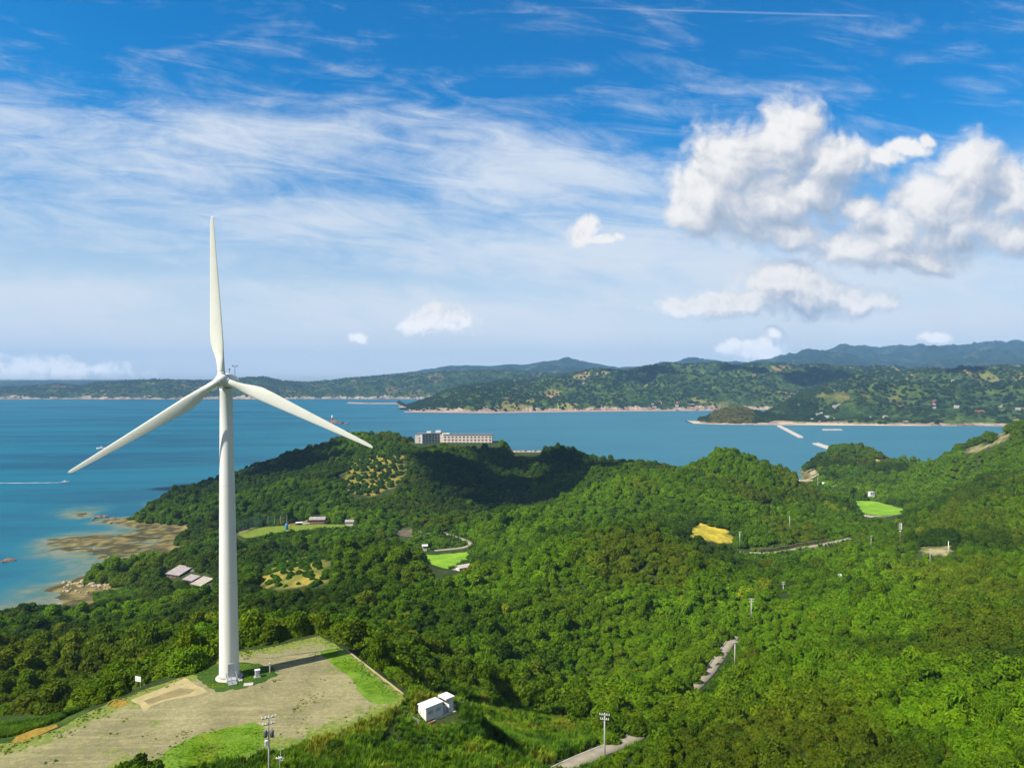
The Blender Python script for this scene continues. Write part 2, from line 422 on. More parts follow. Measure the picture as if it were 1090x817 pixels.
# ------------------------------------------------------------------ object helpers
def link(name, me, mat=None, parent=None, smooth=False):
    o = bpy.data.objects.new(name, me); COL.objects.link(o)
    if mat is not None:
        me.materials.clear(); me.materials.append(MATS[mat] if isinstance(mat, str) else mat)
    if parent is not None: o.parent = parent
    if smooth: me.polygons.foreach_set('use_smooth', [True] * len(me.polygons))
    return o
def obj(name, bm, mat=None, parent=None, smooth=False):
    me = bpy.data.meshes.new(name); bm.to_mesh(me); bm.free()
    return link(name, me, mat, parent, smooth)
def npmesh(name, v, f, smooth=False):
    me = bpy.data.meshes.new(name)
    v = np.asarray(v, np.float32); f = np.asarray(f, np.int32)
    me.vertices.add(len(v)); me.vertices.foreach_set('co', v.ravel())
    k = f.shape[1]
    me.loops.add(f.size); me.loops.foreach_set('vertex_index', f.ravel())
    me.polygons.add(len(f)); me.polygons.foreach_set('loop_start', np.arange(0, f.size, k, dtype=np.int32))
    me.update(calc_edges=True)
    if smooth: me.polygons.foreach_set('use_smooth', [True] * len(f))
    return me
def setattr_color(me, name, c, domain='POINT'):
    a = me.attributes.new(name, 'FLOAT_COLOR', domain)
    c = np.asarray(c, np.float32)
    if c.shape[1] == 3: c = np.hstack([c, np.ones((len(c), 1), np.float32)])
    a.data.foreach_set('color', c.ravel())
def setattr_f(me, name, v, domain='POINT'):
    a = me.attributes.new(name, 'FLOAT', domain); a.data.foreach_set('value', np.asarray(v, np.float32))
def setattr_i(me, name, v):
    a = me.attributes.new(name, 'INT', 'POINT'); a.data.foreach_set('value', np.asarray(v, np.int32))
def tag(o, label=None, cat=None, group=None, kind=None):
    if label: o['label'] = label
    if cat: o['category'] = cat
    if group: o['group'] = group
    if kind: o['kind'] = kind
    return o
def thing(name, label, cat, loc=(0, 0, 0), rz=0.0, group=None):
    o = bpy.data.objects.new(name, None); COL.objects.link(o)
    o.location = loc; o.rotation_euler = (0, 0, rz); o.empty_display_size = 0.3
    return tag(o, label, cat, group)
def box(bm, cx, cy, z0, sx, sy, sz, rz=0.0, bevel=0.0):
    r = bmesh.ops.create_cube(bm, size=1.0)
    m = Matrix.Translation((cx, cy, z0 + sz / 2)) @ Matrix.Rotation(rz, 4, 'Z') @ Matrix.Diagonal((sx, sy, sz, 1))
    bmesh.ops.transform(bm, matrix=m, verts=r['verts'])
    if bevel: 
        es = {e for v in r['verts'] for e in v.link_edges}
        bmesh.ops.bevel(bm, geom=list(es), offset=bevel, segments=1, affect='EDGES')
def tube(bm, p0, p1, r0, r1, seg=10, caps=True):
    p0 = Vector(p0); p1 = Vector(p1); d = p1 - p0
    q = d.to_track_quat('Z', 'Y').to_matrix()
    ring = []
    for p, r in ((p0, r0), (p1, r1)):
        ring.append([bm.verts.new(p + q @ Vector((math.cos(2 * math.pi * i / seg) * r, math.sin(2 * math.pi * i / seg) * r, 0))) for i in range(seg)])
    for i in range(seg):
        bm.faces.new((ring[0][i], ring[0][(i + 1) % seg], ring[1][(i + 1) % seg], ring[1][i]))
    if caps:
        bm.faces.new(ring[0][::-1]); bm.faces.new(ring[1])
def lathe(bm, prof, seg=24, center=(0, 0, 0), axis=None):
    q = Matrix.Identity(3) if axis is None else Vector(axis).to_track_quat('Z', 'Y').to_matrix()
    c = Vector(center); rings = []
    for r, z in prof:
        rings.append([bm.verts.new(c + q @ Vector((math.cos(2 * math.pi * i / seg) * r, math.sin(2 * math.pi * i / seg) * r, z))) for i in range(seg)])
    for a, b in zip(rings[:-1], rings[1:]):
        for i in range(seg): bm.faces.new((a[i], a[(i + 1) % seg], b[(i + 1) % seg], b[i]))
    bm.faces.new(rings[0][::-1]); bm.faces.new(rings[-1])
def copy_tree(o, parent=None):
    c = o.copy(); COL.objects.link(c)
    if parent is not None: c.parent = parent
    for ch in list(o.children): copy_tree(ch, c)
    return c

# ------------------------------------------------------------------ materials
def leaf_mat(name, base=None, kind='INSTANCER'):
    def fn(t):
        tint = attr(t, 'tint', kind) if base is None else None
        fv = attr(t, 'fv', 'GEOMETRY', 'Fac')
        n = noise(t, position(t), 0.35, 4, 0.6)
        n2 = noise(t, position(t), 1.9, 3, 0.6)
        c = tint if tint is not None else mixc(t, 0.0, base, base)
        c = mixc(t, n.step(0.3, 0.7), mixc(t, 1.0, c, (0.72, 0.80, 0.85), 'MULTIPLY'), mixc(t, 1.0, c, (1.30, 1.16, 1.0), 'MULTIPLY'))
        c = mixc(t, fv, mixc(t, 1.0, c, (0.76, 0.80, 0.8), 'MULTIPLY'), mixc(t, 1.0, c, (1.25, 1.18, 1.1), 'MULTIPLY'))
        c = mixc(t, n2.step(0.62, 0.8) * 0.30, c, (0.16, 0.15, 0.03))
        d = t.nodes.new('ShaderNodeBsdfPrincipled'); t.links.new(c.k, d.inputs['Base Color'])
        d.inputs['Roughness'].default_value = 0.55; d.inputs['Specular IOR Level'].default_value = 0.06
        tr = t.nodes.new('ShaderNodeBsdfTranslucent'); t.links.new(mixc(t, 1.0, c, (1.25, 1.15, 0.5), 'MULTIPLY').k, tr.inputs['Color'])
        mx = t.nodes.new('ShaderNodeMixShader'); mx.inputs[0].default_value = 0.34
        t.links.new(d.outputs[0], mx.inputs[1]); t.links.new(tr.outputs[0], mx.inputs[2])
        return mx.outputs[0]
    return material(name, fn)
leaf_mat('leaf')
weathered('pale_soil', (0.37, 0.31, 0.15), .25, .6, .95, .1); weathered('brown_soil', (0.25, 0.205, 0.10), .3, .8, .95, .1); weathered('rust_grass', (0.30, 0.20, 0.035), .4, 2.0, .95, .1)
weathered('bark', (0.10, 0.075, 0.05), 0.4, 6, 0.9, 0.1)
weathered('white_paint', (0.68, 0.68, 0.655), 0.06, 0.6, 0.35, 0.4)
def m_tower(t):
    p = objcoord(t); n = noise(t, vscale(t, p, (1.6, 1.6, 0.06)), 1.0, 6, 0.65); n2 = noise(t, p, 0.5, 5, 0.6)
    s = t.nodes.new('ShaderNodeSeparateXYZ'); t.links.new(p.k, s.inputs[0]); z = S(t, s.outputs[2])
    c = mixc(t, n.step(0.48, 0.78) * 0.55, (0.68, 0.68, 0.655), (0.50, 0.50, 0.46))
    c = mixc(t, (n2.step(0.45, 0.8) * z.step(44.0, 50.0)) * 0.35, c, (0.34, 0.30, 0.20))
    seam = (z - 16.2) * (z - 16.2); seam2 = (z - 32.4) * (z - 32.4)
    c = mixc(t, ((seam * -500.0).op('EXPONENT') + (seam2 * -500.0).op('EXPONENT')) * 0.30, c, (0.36, 0.36, 0.36))
    return bsdf(t, c, 0.45, 0.35)
material('tower_paint', m_tower)
def m_blade(t):
    p = objcoord(t); n = noise(t, p, 0.5, 6, 0.65, 0.4)
    return bsdf(t, mixc(t, n.step(0.45, 0.8) * 0.5, (0.68, 0.68, 0.60), (0.56, 0.55, 0.46)), 0.42, 0.35)
material('blade_paint', m_blade)
weathered('grey_paint', (0.42, 0.44, 0.46), 0.12, 2.0, 0.5)
weathered('dark_grey', (0.10, 0.11, 0.12), 0.2, 3, 0.6)
weathered('concrete', (0.42, 0.40, 0.36), 0.25, 2.0, 0.85, 0.2)
weathered('pale_concrete', (0.48, 0.44, 0.38), 0.25, 0.3, 0.85, 0.2)
weathered('hotel_wall', (0.66, 0.56, 0.50), 0.12, 0.2, 0.8, 0.2)
weathered('hotel_roof', (0.15, 0.16, 0.17), 0.25, 0.3, 0.8, 0.2)
weathered('window_glass', (0.05, 0.07, 0.09), 0.2, 1.0, 0.15, 0.6)
weathered('galvanised', (0.5, 0.52, 0.53), 0.2, 4, 0.4, 0.5, 0.3)
weathered('rust', (0.28, 0.10, 0.05), 0.4, 2.0, 0.9, 0.1)
weathered('red_paint', (0.42, 0.08, 0.05), 0.3, 2.0, 0.6, 0.3)
weathered('roof_pale', (0.38, 0.34, 0.28), 0.3, 0.8, 0.7, 0.2)
weathered('roof_tin', (0.34, 0.29, 0.29), 0.35, 0.8, 0.6, 0.3)
weathered('roof_tile', (0.30, 0.31, 0.34), 0.3, 1.2, 0.6, 0.3)
weathered('brown_wall', (0.20, 0.13, 0.09), 0.3, 1.0, 0.85, 0.2)
weathered('cream_wall', (0.62, 0.58, 0.50), 0.15, 0.8, 0.85, 0.2)
weathered('net_green', (0.06, 0.16, 0.13), 0.3, 2.0, 0.8, 0.2)
weathered('pipe_blue', (0.05, 0.22, 0.45), 0.2, 2.0, 0.5, 0.3)
weathered('yellow_paint', (0.62, 0.42, 0.05), 0.2, 2.0, 0.6, 0.3)

def m_ground(t):
    c = attr(t, 'cover'); p = position(t)
    n = noise(t, p, 0.18, 8, 0.65); n2 = noise(t, p, 1.4, 5, 0.6)
    a = mixc(t, n.step(0.3, 0.7), mixc(t, 1.0, c, (0.66, 0.70, 0.66), 'MULTIPLY'), mixc(t, 1.0, c, (1.28, 1.22, 1.1), 'MULTIPLY'))
    a = mixc(t, n2.step(0.35, 0.7), mixc(t, 1.0, a, (0.72, 0.76, 0.75), 'MULTIPLY'), a)
    return bsdf(t, a, 0.95, 0.1, bump(t, n2 + n * 2.0, 0.8, 0.6))
material('ground', m_ground)
def m_gravel(t):
    p = position(t)
    n = noise(t, p, 0.10, 6, 0.6, 0.3); n2 = noise(t, p, 1.6, 8, 0.75); n3 = noise(t, p, 0.30, 8, 0.72, 0.6)
    ed = attr(t, 'edge', 'GEOMETRY', 'Fac')
    c = mixc(t, n.step(0.35, 0.68), (0.205, 0.190, 0.098), (0.30, 0.275, 0.142))
    c = mixc(t, n2.step(0.38, 0.72), mixc(t, 1.0, c, (0.72, 0.72, 0.74), 'MULTIPLY'), mixc(t, 1.0, c, (1.12, 1.10, 1.05), 'MULTIPLY'))
    n4 = noise(t, p, 7.0, 4, 0.8); c = mixc(t, n4.step(0.40, 0.60), mixc(t, 1.0, c, (0.78, 0.78, 0.8), 'MULTIPLY'), mixc(t, 1.0, c, (1.14, 1.13, 1.1), 'MULTIPLY'))
    sv = t.nodes.new('ShaderNodeMapping'); sv.inputs['Rotation'].default_value = (0, 0, rad(-32)); sv.inputs['Scale'].default_value = (0.05, 0.9, 1); t.links.new(p.k, sv.inputs[0])
    rut = noise(t, S(t, sv.outputs[0]), 1.0, 5, 0.6, 0.8)
    c = mixc(t, rut.step(0.52, 0.68) * 0.28, c, (0.40, 0.345, 0.18)); c = mixc(t, rut.step(0.46, 0.34) * 0.25, c, (0.19, 0.165, 0.085))
    # weeds creep in from the rim, stray tufts inside
    weeds = (n3 + ed * 0.50).step(0.58, 0.70)
    gcol = mixc(t, n2.step(0.35, 0.65), (0.075, 0.13, 0.018), (0.20, 0.22, 0.045))
    c = mixc(t, weeds * 0.9, c, gcol)
    return bsdf(t, c, 0.95, 0.1, bump(t, n2 + n3, 0.5, 0.12))
material('gravel', m_gravel)
def m_grass(t, a=(0.10, 0.21, 0.016), b=(0.20, 0.30, 0.03), dry=(0.30, 0.25, 0.07), k=0.5):
    p = position(t)
    n = noise(t, p, 0.5, 7, 0.7, 0.4); n2 = noise(t, p, 3.0, 5, 0.7); n3 = noise(t, p, 0.2, 5, 0.6)
    c = mixc(t, n.step(0.35, 0.65), a, b)
    c = mixc(t, (n3 * 0.6 + n * 0.4).step(0.56, 0.70) * k, c, dry)
    c = mixc(t, n2.step(0.3, 0.6) * 0.5, mixc(t, 1.0, c, (0.6, 0.65, 0.6), 'MULTIPLY'), c)
    return bsdf(t, c, 0.9, 0.1, bump(t, n2 + n, 0.8, 0.2))
material('lawn', m_grass)
material('dark_lawn', lambda t: m_grass(t, (0.03, 0.075, 0.010), (0.06, 0.12, 0.015), (0.1, 0.12, 0.03), 0.4))
def m_rice(t):
    p = position(t); sv = t.nodes.new('ShaderNodeMapping'); sv.inputs['Rotation'].default_value = (0, 0, rad(24)); t.links.new(p.k, sv.inputs[0])
    w = t.nodes.new('ShaderNodeTexWave'); t.links.new(sv.outputs[0], w.inputs['Vector']); w.inputs['Scale'].default_value = 0.22; w.inputs['Distortion'].default_value = 1.2; w.inputs['Detail'].default_value = 2
    n = noise(t, p, 0.09, 6, 0.65, 0.4); n2 = noise(t, p, 0.7, 5, 0.7)
    c = mixc(t, n.step(0.35, 0.66), (0.12, 0.26, 0.014), (0.22, 0.36, 0.024)); c = mixc(t, S(t, w.outputs[1]) * 0.40, c, mixc(t, 1.0, c, (0.55, 0.62, 0.6), 'MULTIPLY'))
    c = mixc(t, n2.step(0.5, 0.75) * 0.5, c, (0.10, 0.19, 0.015))
    return bsdf(t, c, 0.9, 0.1, bump(t, n2, 0.8, 0.3))
material('rice', m_rice)
material('field_grass', lambda t: m_grass(t, (0.13, 0.19, 0.02), (0.22, 0.27, 0.03), (0.34, 0.30, 0.06), 0.6))
def m_asphalt(t):
    p = position(t); n = noise(t, p, 0.6, 6, 0.6)
    return bsdf(t, mixc(t, n.step(0.3, 0.7), (0.23, 0.20, 0.145), (0.30, 0.26, 0.19)), 0.9, 0.2)
material('asphalt', m_asphalt)
def m_rock(t):
    p = position(t); n = noise(t, p, 0.8, 7, 0.65, 0.3); n2 = noise(t, p, 0.15, 3, 0.5)
    c = mixc(t, n.step(0.3, 0.7), (0.16, 0.13, 0.09), (0.42, 0.37, 0.28))
    c = mixc(t, n2.step(0.45, 0.6) * 0.6, c, (0.36, 0.24, 0.05))
    return bsdf(t, c, 0.9, 0.15, bump(t, n, 0.9, 0.3))
material('rock', m_rock)
material('red_rock', lambda t: bsdf(t, mixc(t, noise(t, position(t), 0.3, 6, .6).step(.3, .7), (0.09, 0.055, 0.04), (0.24, 0.15, 0.10)), 0.9, 0.1))
def m_sea(t):
    p = position(t)
    s = t.nodes.new('ShaderNodeSeparateXYZ'); t.links.new(p.k, s.inputs[0])
    px, py = S(t, s.outputs[0]), S(t, s.outputs[1])
    sh = attr(t, 'shallow', 'GEOMETRY', 'Fac')
    band = noise(t, xyz(t, px * 0.0016 + py * 0.0004, py * 0.0075 - px * 0.0009, 0.0), 1.0, 6, 0.6, 0.6)
    fine = noise(t, xyz(t, px * 0.012, py * 0.05, 0.0), 1.0, 5, 0.6, 0.4)
    deep = mixc(t, band.step(0.38, 0.60), (0.000, 0.050, 0.105), (0.000, 0.096, 0.160))
    deep = mixc(t, fine.step(0.35, 0.7) * 0.35, deep, (0.003, 0.110, 0.145))
    east = (px + py * 0.12).step(-650.0, 500.0)
    deep = mixc(t, east * 0.80, deep, (0.040, 0.138, 0.192))
    mott = noise(t, p, 0.055, 5, 0.6, 0.5)
    sand = mixc(t, mott.step(0.35, 0.65), (0.06, 0.12, 0.10), (0.16, 0.165, 0.10))
    c = mixc(t, sh.step(0.08, 0.75), deep, (0.014, 0.120, 0.150))
    c = mixc(t, sh.step(0.30, 0.85), c, sand)
    w = noise(t, xyz(t, px * 0.10, py * 0.16, 0.0), 1.0, 5, 0.65, 0.5)
    w2 = noise(t, xyz(t, px * 0.9, py * 1.3, 0.0), 1.0, 3, 0.6)
    foam = noise(t, p, 0.30, 5, 0.7, 0.5)
    c = mixc(t, (sh.step(0.90, 1.0) * foam.step(0.56, 0.66)) * 0.7, c, (0.55, 0.58, 0.56))
    nb = bump(t, w * 1.0 + w2 * 0.25, 0.6, 0.7)
    d = t.nodes.new('ShaderNodeBsdfDiffuse'); t.links.new(c.k, d.inputs[0]); t.links.new(nb.k, d.inputs['Normal'])
    g = t.nodes.new('ShaderNodeBsdfGlossy'); g.inputs['Roughness'].default_value = 0.22; t.links.new(nb.k, g.inputs['Normal'])
    m = t.nodes.new('ShaderNodeMixShader'); m.inputs[0].default_value = 0.10
    t.links.new(d.outputs[0], m.inputs[1]); t.links.new(g.outputs[0], m.inputs[2])
    return m.outputs[0]
material('sea', m_sea)
material('foam', lambda t: bsdf(t, (0.62, 0.70, 0.72), 0.9, 0.1))
def m_farhill(t):
    """wooded hills a few kilometres off: groves, terraced plots, scrub, a rocky foot"""
    p = position(t)
    s = t.nodes.new('ShaderNodeSeparateXYZ'); t.links.new(p.k, s.inputs[0])
    z = S(t, s.outputs[2])
    grove = noise(t, p, 0.0075, 8, 0.62, 0.3); crown = voronoi(t, p, 0.085, 'F1'); fleck = noise(t, p, 0.03, 6, 0.7)
    c = mixc(t, grove.step(0.35, 0.62), (0.026, 0.055, 0.014), (0.066, 0.100, 0.020))
    c = mixc(t, fleck.step(0.42, 0.66), mixc(t, 1.0, c, (0.55, 0.6, 0.6), 'MULTIPLY'), mixc(t, 1.0, c, (1.25, 1.2, 1.0), 'MULTIPLY'))
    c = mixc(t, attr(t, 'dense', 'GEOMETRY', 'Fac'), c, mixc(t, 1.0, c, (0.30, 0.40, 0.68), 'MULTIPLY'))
    # plots on the flanks
    n = t.nodes.new('ShaderNodeTexVoronoi'); n.feature = 'F1'; n.distance = 'CHEBYCHEV'
    t.links.new(vscale(t, p, (1.0, 0.55, 0.0)).k, n.inputs['Vector']); n.inputs['Scale'].default_value = 0.016
    cell = S(t, n.outputs['Color']); cs = t.nodes.new('ShaderNodeSeparateColor'); t.links.new(cell.k, cs.inputs[0])
    r1, r2 = S(t, cs.outputs[0]), S(t, cs.outputs[1])
    zone = noise(t, p, 0.0030, 4, 0.5, 0.4).step(0.46, 0.60)
    plot = (r1.step(0.70, 0.72) * zone * attr(t, 'plots', 'GEOMETRY', 'Fac') * fleck.step(0.36, 0.48))
    pc = mixc(t, r2, (0.34, 0.20, 0.09), (0.19, 0.22, 0.04))
    c = mixc(t, plot * 0.85, c, pc)
    rockc = mixc(t, noise(t, p, 0.02, 5, .65).step(.35, .65), (0.15, 0.10, 0.075), (0.34, 0.26, 0.19))
    rn = noise(t, p, 0.010, 5, 0.65)
    foot = (1.0 - (z - (rn - 0.36) * attr(t, 'cliff', 'GEOMETRY', 'Fac') * 60.0).step(1.5, 4.0))
    c = mixc(t, foot, c, rockc)
    return bsdf(t, c, 1.0, 0.0, bump(t, (crown * -1.0) + fleck, 1.0, 5.0))
material('far_hill', m_farhill)

# ------------------------------------------------------------------ the near land: one sheet
gx = np.arange(-560, 900, 3.0); gy = np.arange(-90, 1230, 3.0)
GX, GY = np.meshgrid(gx, gy)
GZ = height(GX, GY)
def gz(x, y):
    """ground level by bilinear look-up"""
    u = np.clip((np.asarray(x, float) - gx[0]) / 3.0, 0, len(gx) - 1.001); v = np.clip((np.asarray(y, float) - gy[0]) / 3.0, 0, len(gy) - 1.001)
    i = u.astype(int); j = v.astype(int); fu = u - i; fv = v - j
    return (GZ[j, i] * (1 - fu) + GZ[j, i + 1] * fu) * (1 - fv) + (GZ[j + 1, i] * (1 - fu) + GZ[j + 1, i + 1] * fu) * fv
nx, ny = len(gx), len(gy)
V = np.stack([GX.ravel(), GY.ravel(), GZ.ravel()], 1)
ii = np.arange(nx * ny).reshape(ny, nx)
Fq = np.stack([ii[:-1, :-1].ravel(), ii[:-1, 1:].ravel(), ii[1:, 1:].ravel(), ii[1:, :-1].ravel()], 1)
me = npmesh('ground', V, Fq, True)
PXg, PYg = proj(V[:, 0], V[:, 1], V[:, 2])
cov = np.tile(np.array([0.040, 0.060, 0.016]), (len(V), 1))
# open ground: (pixel polygon, nearest depth, farthest depth, colour)
ORCHARD_A = [(274, 622), (280, 606), (300, 590), (318, 580), (348, 580), (350, 600), (345, 622), (310, 628)]
ORCHARD_B = [(366, 512), (372, 492), (398, 484), (428, 484), (434, 498), (424, 514), (396, 528), (372, 526)]
CUT = [(731, 567), (744, 558), (772, 564), (781, 574), (778, 580), (752, 574)]
SCRUB_R = [(806, 545), (816, 528), (836, 530), (842, 560), (820, 556)]
BANK_R = [(905, 496), (912, 487), (958, 489), (952, 495)]
SAND_R = [(848, 514), (852, 506), (868, 498), (872, 503), (862, 514)]
SCAR_R = [(1025, 480), (1045, 473), (1061, 471), (1061, 463), (1075, 459), (1077, 470), (1062, 475), (1030, 483)]
VILLAGE = [(306, 560), (310, 542), (340, 532), (352, 538), (345, 558)]
TERR = [(590, 545), (560, 530), (600, 515), (625, 530)]
OPEN = [(ORCHARD_A, 270, 400, (0.30, 0.24, 0.05)), (ORCHARD_B, 520, 800, (0.30, 0.23, 0.045)), (CUT, 380, 520, (0.56, 0.43, 0.05)), (SCRUB_R, 400, 600, (0.22, 0.24, 0.04)),
        (BANK_R, 700, 1000, (0.42, 0.33, 0.09)), (SAND_R, 760, 1000, (0.46, 0.36, 0.25)), (SCAR_R, 560, 820, (0.28, 0.23, 0.13)), (VILLAGE, 440, 620, (0.34, 0.24, 0.12)),
        ([(416, 568), (430, 562), (458, 562), (462, 568), (440, 572)], 440, 540, (0.17, 0.12, 0.10)),
        ([(806, 587), (856, 575), (895, 571), (897, 577), (850, 588)], 390, 430, (0.20, 0.16, 0.12)),
        ([(980, 592), (985, 580), (1014, 580), (1016, 590)], 290, 400, (0.44, 0.36, 0.20)),
        ([(1055, 540), (1068, 528), (1090, 535), (1090, 552), (1065, 552)], 360, 480, (0.36, 0.30, 0.10)),
        ([(250, 572), (252, 548), (272, 545), (268, 560)], 430, 560, (0.30, 0.22, 0.09)),
        ([(0, 745), (60, 738), (110, 745), (60, 776), (0, 792)], 95, 135, (0.035, 0.085, 0.012))]
wobx = (fbm(V[:, 0] / 8, V[:, 1] / 8, 3) - 0.5) * 15; woby = (fbm(V[:, 0] / 8 + 40, V[:, 1] / 8, 3) - 0.5) * 9
for poly, d0, d1, c in OPEN:
    m = (V[:, 1] > d0) & (V[:, 1] < d1)
    k = inpoly(PXg + wobx * 1.0, PYg + woby, poly) & m
    mixv = (sstep(.44, .60, fbm(V[:, 0] / 6 + 3, V[:, 1] / 6, 4)) * (0.30 if poly is CUT else 0.6 if poly in (ORCHARD_A, ORCHARD_B) else 0.75))[:, None]
    cov[k] = (np.array(c) * (1 - mixv) + np.array([0.075, 0.115, 0.015]) * mixv)[k]
zz = V[:, 2]
beach = (zz < 2.6 + (fbm(V[:, 0] / 12, V[:, 1] / 12, 3) - 0.5) * 2) & (zz > -12)
rk = fbm(V[:, 0] / 5, V[:, 1] / 5, 4)
sandc = np.array([0.22, 0.175, 0.075]); rockc = np.array([0.068, 0.062, 0.026])
wr = sstep(0.36, 0.54, rk)[:, None] * np.where(zz < 1.3, 1.0, 0.5)[:, None]
cov[beach] = (sandc * (1 - wr) + rockc * wr)[beach]
setattr_color(me, 'cover', cov)
gnd = link('ground', me, 'ground'); tag(gnd, kind='structure')

# ------------------------------------------------------------------ sea
def spread(lo, hi, step, far, n):
    core = np.arange(lo, hi + 1e-6, step)
    k = np.geomspace(step * 2, far, n)
    return np.concatenate([(lo - k)[::-1], core, hi + k])
sx_ = spread(-520, 700, 8.0, 14500, 24); sy_ = spread(250, 1100, 8.0, 11500, 24)
SX, SY = np.meshgrid(sx_, sy_)
shal = np.zeros(SX.shape)
m = (SX > -540) & (SX < 880) & (SY > -80) & (SY < 1200)
tz = gz(SX[m], SY[m]); shal[m] = np.exp(np.minimum(tz, 0) / 2.2)
fade = sstep(-545, -430, SX) * (1 - sstep(1100, 1200, SY)); shal *= fade
jj = np.arange(SX.size).reshape(SX.shape)
me = npmesh('sea', np.stack([SX.ravel(), SY.ravel(), np.zeros(SX.size)], 1),
            np.stack([jj[:-1, :-1].ravel(), jj[:-1, 1:].ravel(), jj[1:, 1:].ravel(), jj[1:, :-1].ravel()], 1))
setattr_f(me, 'shallow', shal.ravel())
tag(link('sea', me, 'sea'), kind='structure')

# ------------------------------------------------------------------ far hills, range behind range
def interp(tab, px):
    tab = np.array(tab, float); return [np.interp(px, tab[:, 0], tab[:, k]) for k in range(1, tab.shape[1])]
FAR_PTS = []
def hill_range(name, shore, ridge, amp=0.28, wl=420.0, plots=0.0, cliff=0.0, n=420, mrow=56, power=0.8, seed=0.0, scatter=0, dense=0.0):
    px = np.linspace(ridge[0][0], ridge[-1][0], n)
    (sy,) = interp(shore, px)
    ry, rd = interp(ridge, px)
    d0 = CAMZ * F / (sy - HZ)
    d0 = d0 * (1 + (fbm(px / 40 + seed, px * 0 + seed, 3) - 0.5) * 0.04)
    zr = CAMZ - (ry - HZ) / F * rd
    sv = np.concatenate([[-0.02], np.linspace(0, 1, mrow) , np.linspace(1.06, 1.5, 8)])
    Sg, Pg = np.meshgrid(sv, np.arange(n), indexing='ij')
    d = d0[Pg] + (rd - d0)[Pg] * Sg
    x = (px[Pg] - 545) / F * d
    s1 = np.clip(Sg, 0, 1)
    base = s1 ** power
    back = np.clip((Sg - 1) / 0.5, 0, 1)
    rn = 1 - np.abs(2 * fbm(x / wl + seed * 3.1, d / wl + seed, 5) - 1)
    rn2 = fbm(x / (wl * 0.3) + seed, d / (wl * 0.3) + 5, 4)
    z = zr[Pg] * (base * (1 - 0.9 * back)) + zr[Pg] * amp * ((rn - 0.72) * 2.2 + (rn2 - 0.5) * 0.7) * np.sin(np.pi * np.clip(s1, 0, 1)) ** 0.7 * (1 - back)
    z = z + (fbm(x / 30, d / 30, 3) - 0.5) * np.minimum(6.0, zr[Pg] * 0.08) * np.clip(s1 * 8, 0, 1)
    z = np.where(Sg < 0, -6.0, np.maximum(z, np.where(Sg <= 0, 0.4, 1.2 + s1 * 6)))
    k = np.arange(z.size).reshape(z.shape)
    me = npmesh(name, np.stack([x.ravel(), d.ravel(), z.ravel()], 1),
                np.stack([k[:-1, :-1].ravel(), k[:-1, 1:].ravel(), k[1:, 1:].ravel(), k[1:, :-1].ravel()], 1), True)
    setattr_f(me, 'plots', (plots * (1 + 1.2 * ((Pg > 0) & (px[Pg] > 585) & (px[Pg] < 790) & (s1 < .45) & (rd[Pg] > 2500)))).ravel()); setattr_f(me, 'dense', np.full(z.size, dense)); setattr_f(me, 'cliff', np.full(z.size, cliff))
    tag(link(name, me, 'far_hill'), kind='structure')
    if scatter:
        a = rng.random(scatter) * (n - 2); b = rng.random(scatter) ** 0.75 * (mrow - 1) + 1
        ia = a.astype(int); ib = b.astype(int); fa = a - ia; fb = b - ib
        def bl(q): return (q[ib, ia] * (1 - fa) + q[ib, ia + 1] * fa) * (1 - fb) + (q[ib + 1, ia] * (1 - fa) + q[ib + 1, ia + 1] * fa) * fb
        xx, yy, z2 = bl(x), bl(d), bl(z)
        g = fbm(xx / 90 + seed, yy / 90, 4)
        keep = (g > 0.36) & (z2 > 4)
        FAR_PTS.append(np.stack([xx, yy, z2, g], 1)[keep])
    return x, d, z
FARSHORE = [(-400, 425), (430, 424.5), (1500, 424)]
hill_range('hills', [(-500, 421), (1600, 421)], [(-400, 405, 9000), (250, 404, 9000), (330, 407, 9000), (400, 400, 9000), (440, 396, 8800), (480, 390.5, 8600), (520, 390, 8600), (560, 389, 8600), (590, 384, 8600), (605, 383, 8600), (630, 387, 8600),
           (660, 392, 8600), (690, 390, 8600), (720, 386, 9000), (735, 382, 9200), (760, 384, 9200), (795, 386.5, 9200), (820, 384, 9200), (840, 377, 9200), (870, 374.5, 9200), (905, 369, 9200), (930, 370.5, 9200), (960, 371, 9200),
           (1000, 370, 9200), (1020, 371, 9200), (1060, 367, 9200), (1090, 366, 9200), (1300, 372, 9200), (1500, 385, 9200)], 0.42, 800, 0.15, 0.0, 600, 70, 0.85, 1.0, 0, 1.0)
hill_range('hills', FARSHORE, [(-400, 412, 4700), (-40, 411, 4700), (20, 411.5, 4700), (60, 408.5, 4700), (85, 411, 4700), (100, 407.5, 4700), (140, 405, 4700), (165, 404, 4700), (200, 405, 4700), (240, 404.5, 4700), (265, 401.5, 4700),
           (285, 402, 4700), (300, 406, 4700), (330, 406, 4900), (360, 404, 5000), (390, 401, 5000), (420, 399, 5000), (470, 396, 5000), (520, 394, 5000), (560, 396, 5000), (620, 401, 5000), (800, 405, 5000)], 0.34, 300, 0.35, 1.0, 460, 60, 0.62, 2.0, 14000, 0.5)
hill_range('hills', [(420, 427), (436, 437), (450, 438.5), (520, 439), (600, 437.5), (700, 436.5), (760, 436), (800, 436), (1500, 437)],
           [(424, 428, 2900), (432, 432.5, 2700), (450, 426, 2900), (472, 416, 3100), (500, 410, 3300), (530, 405, 3500), (560, 404, 3600), (600, 398, 3800), (640, 394, 3900), (664, 395.5, 3900), (690, 391, 3900), (712, 388.5, 3900),
            (740, 390, 3900), (770, 389, 3900), (800, 388.5, 3900), (850, 390, 3900), (1100, 396, 3900), (1500, 402, 3900)], 0.42, 330, 0.65, 0.9, 560, 84, 0.62, 3.0, 26000)
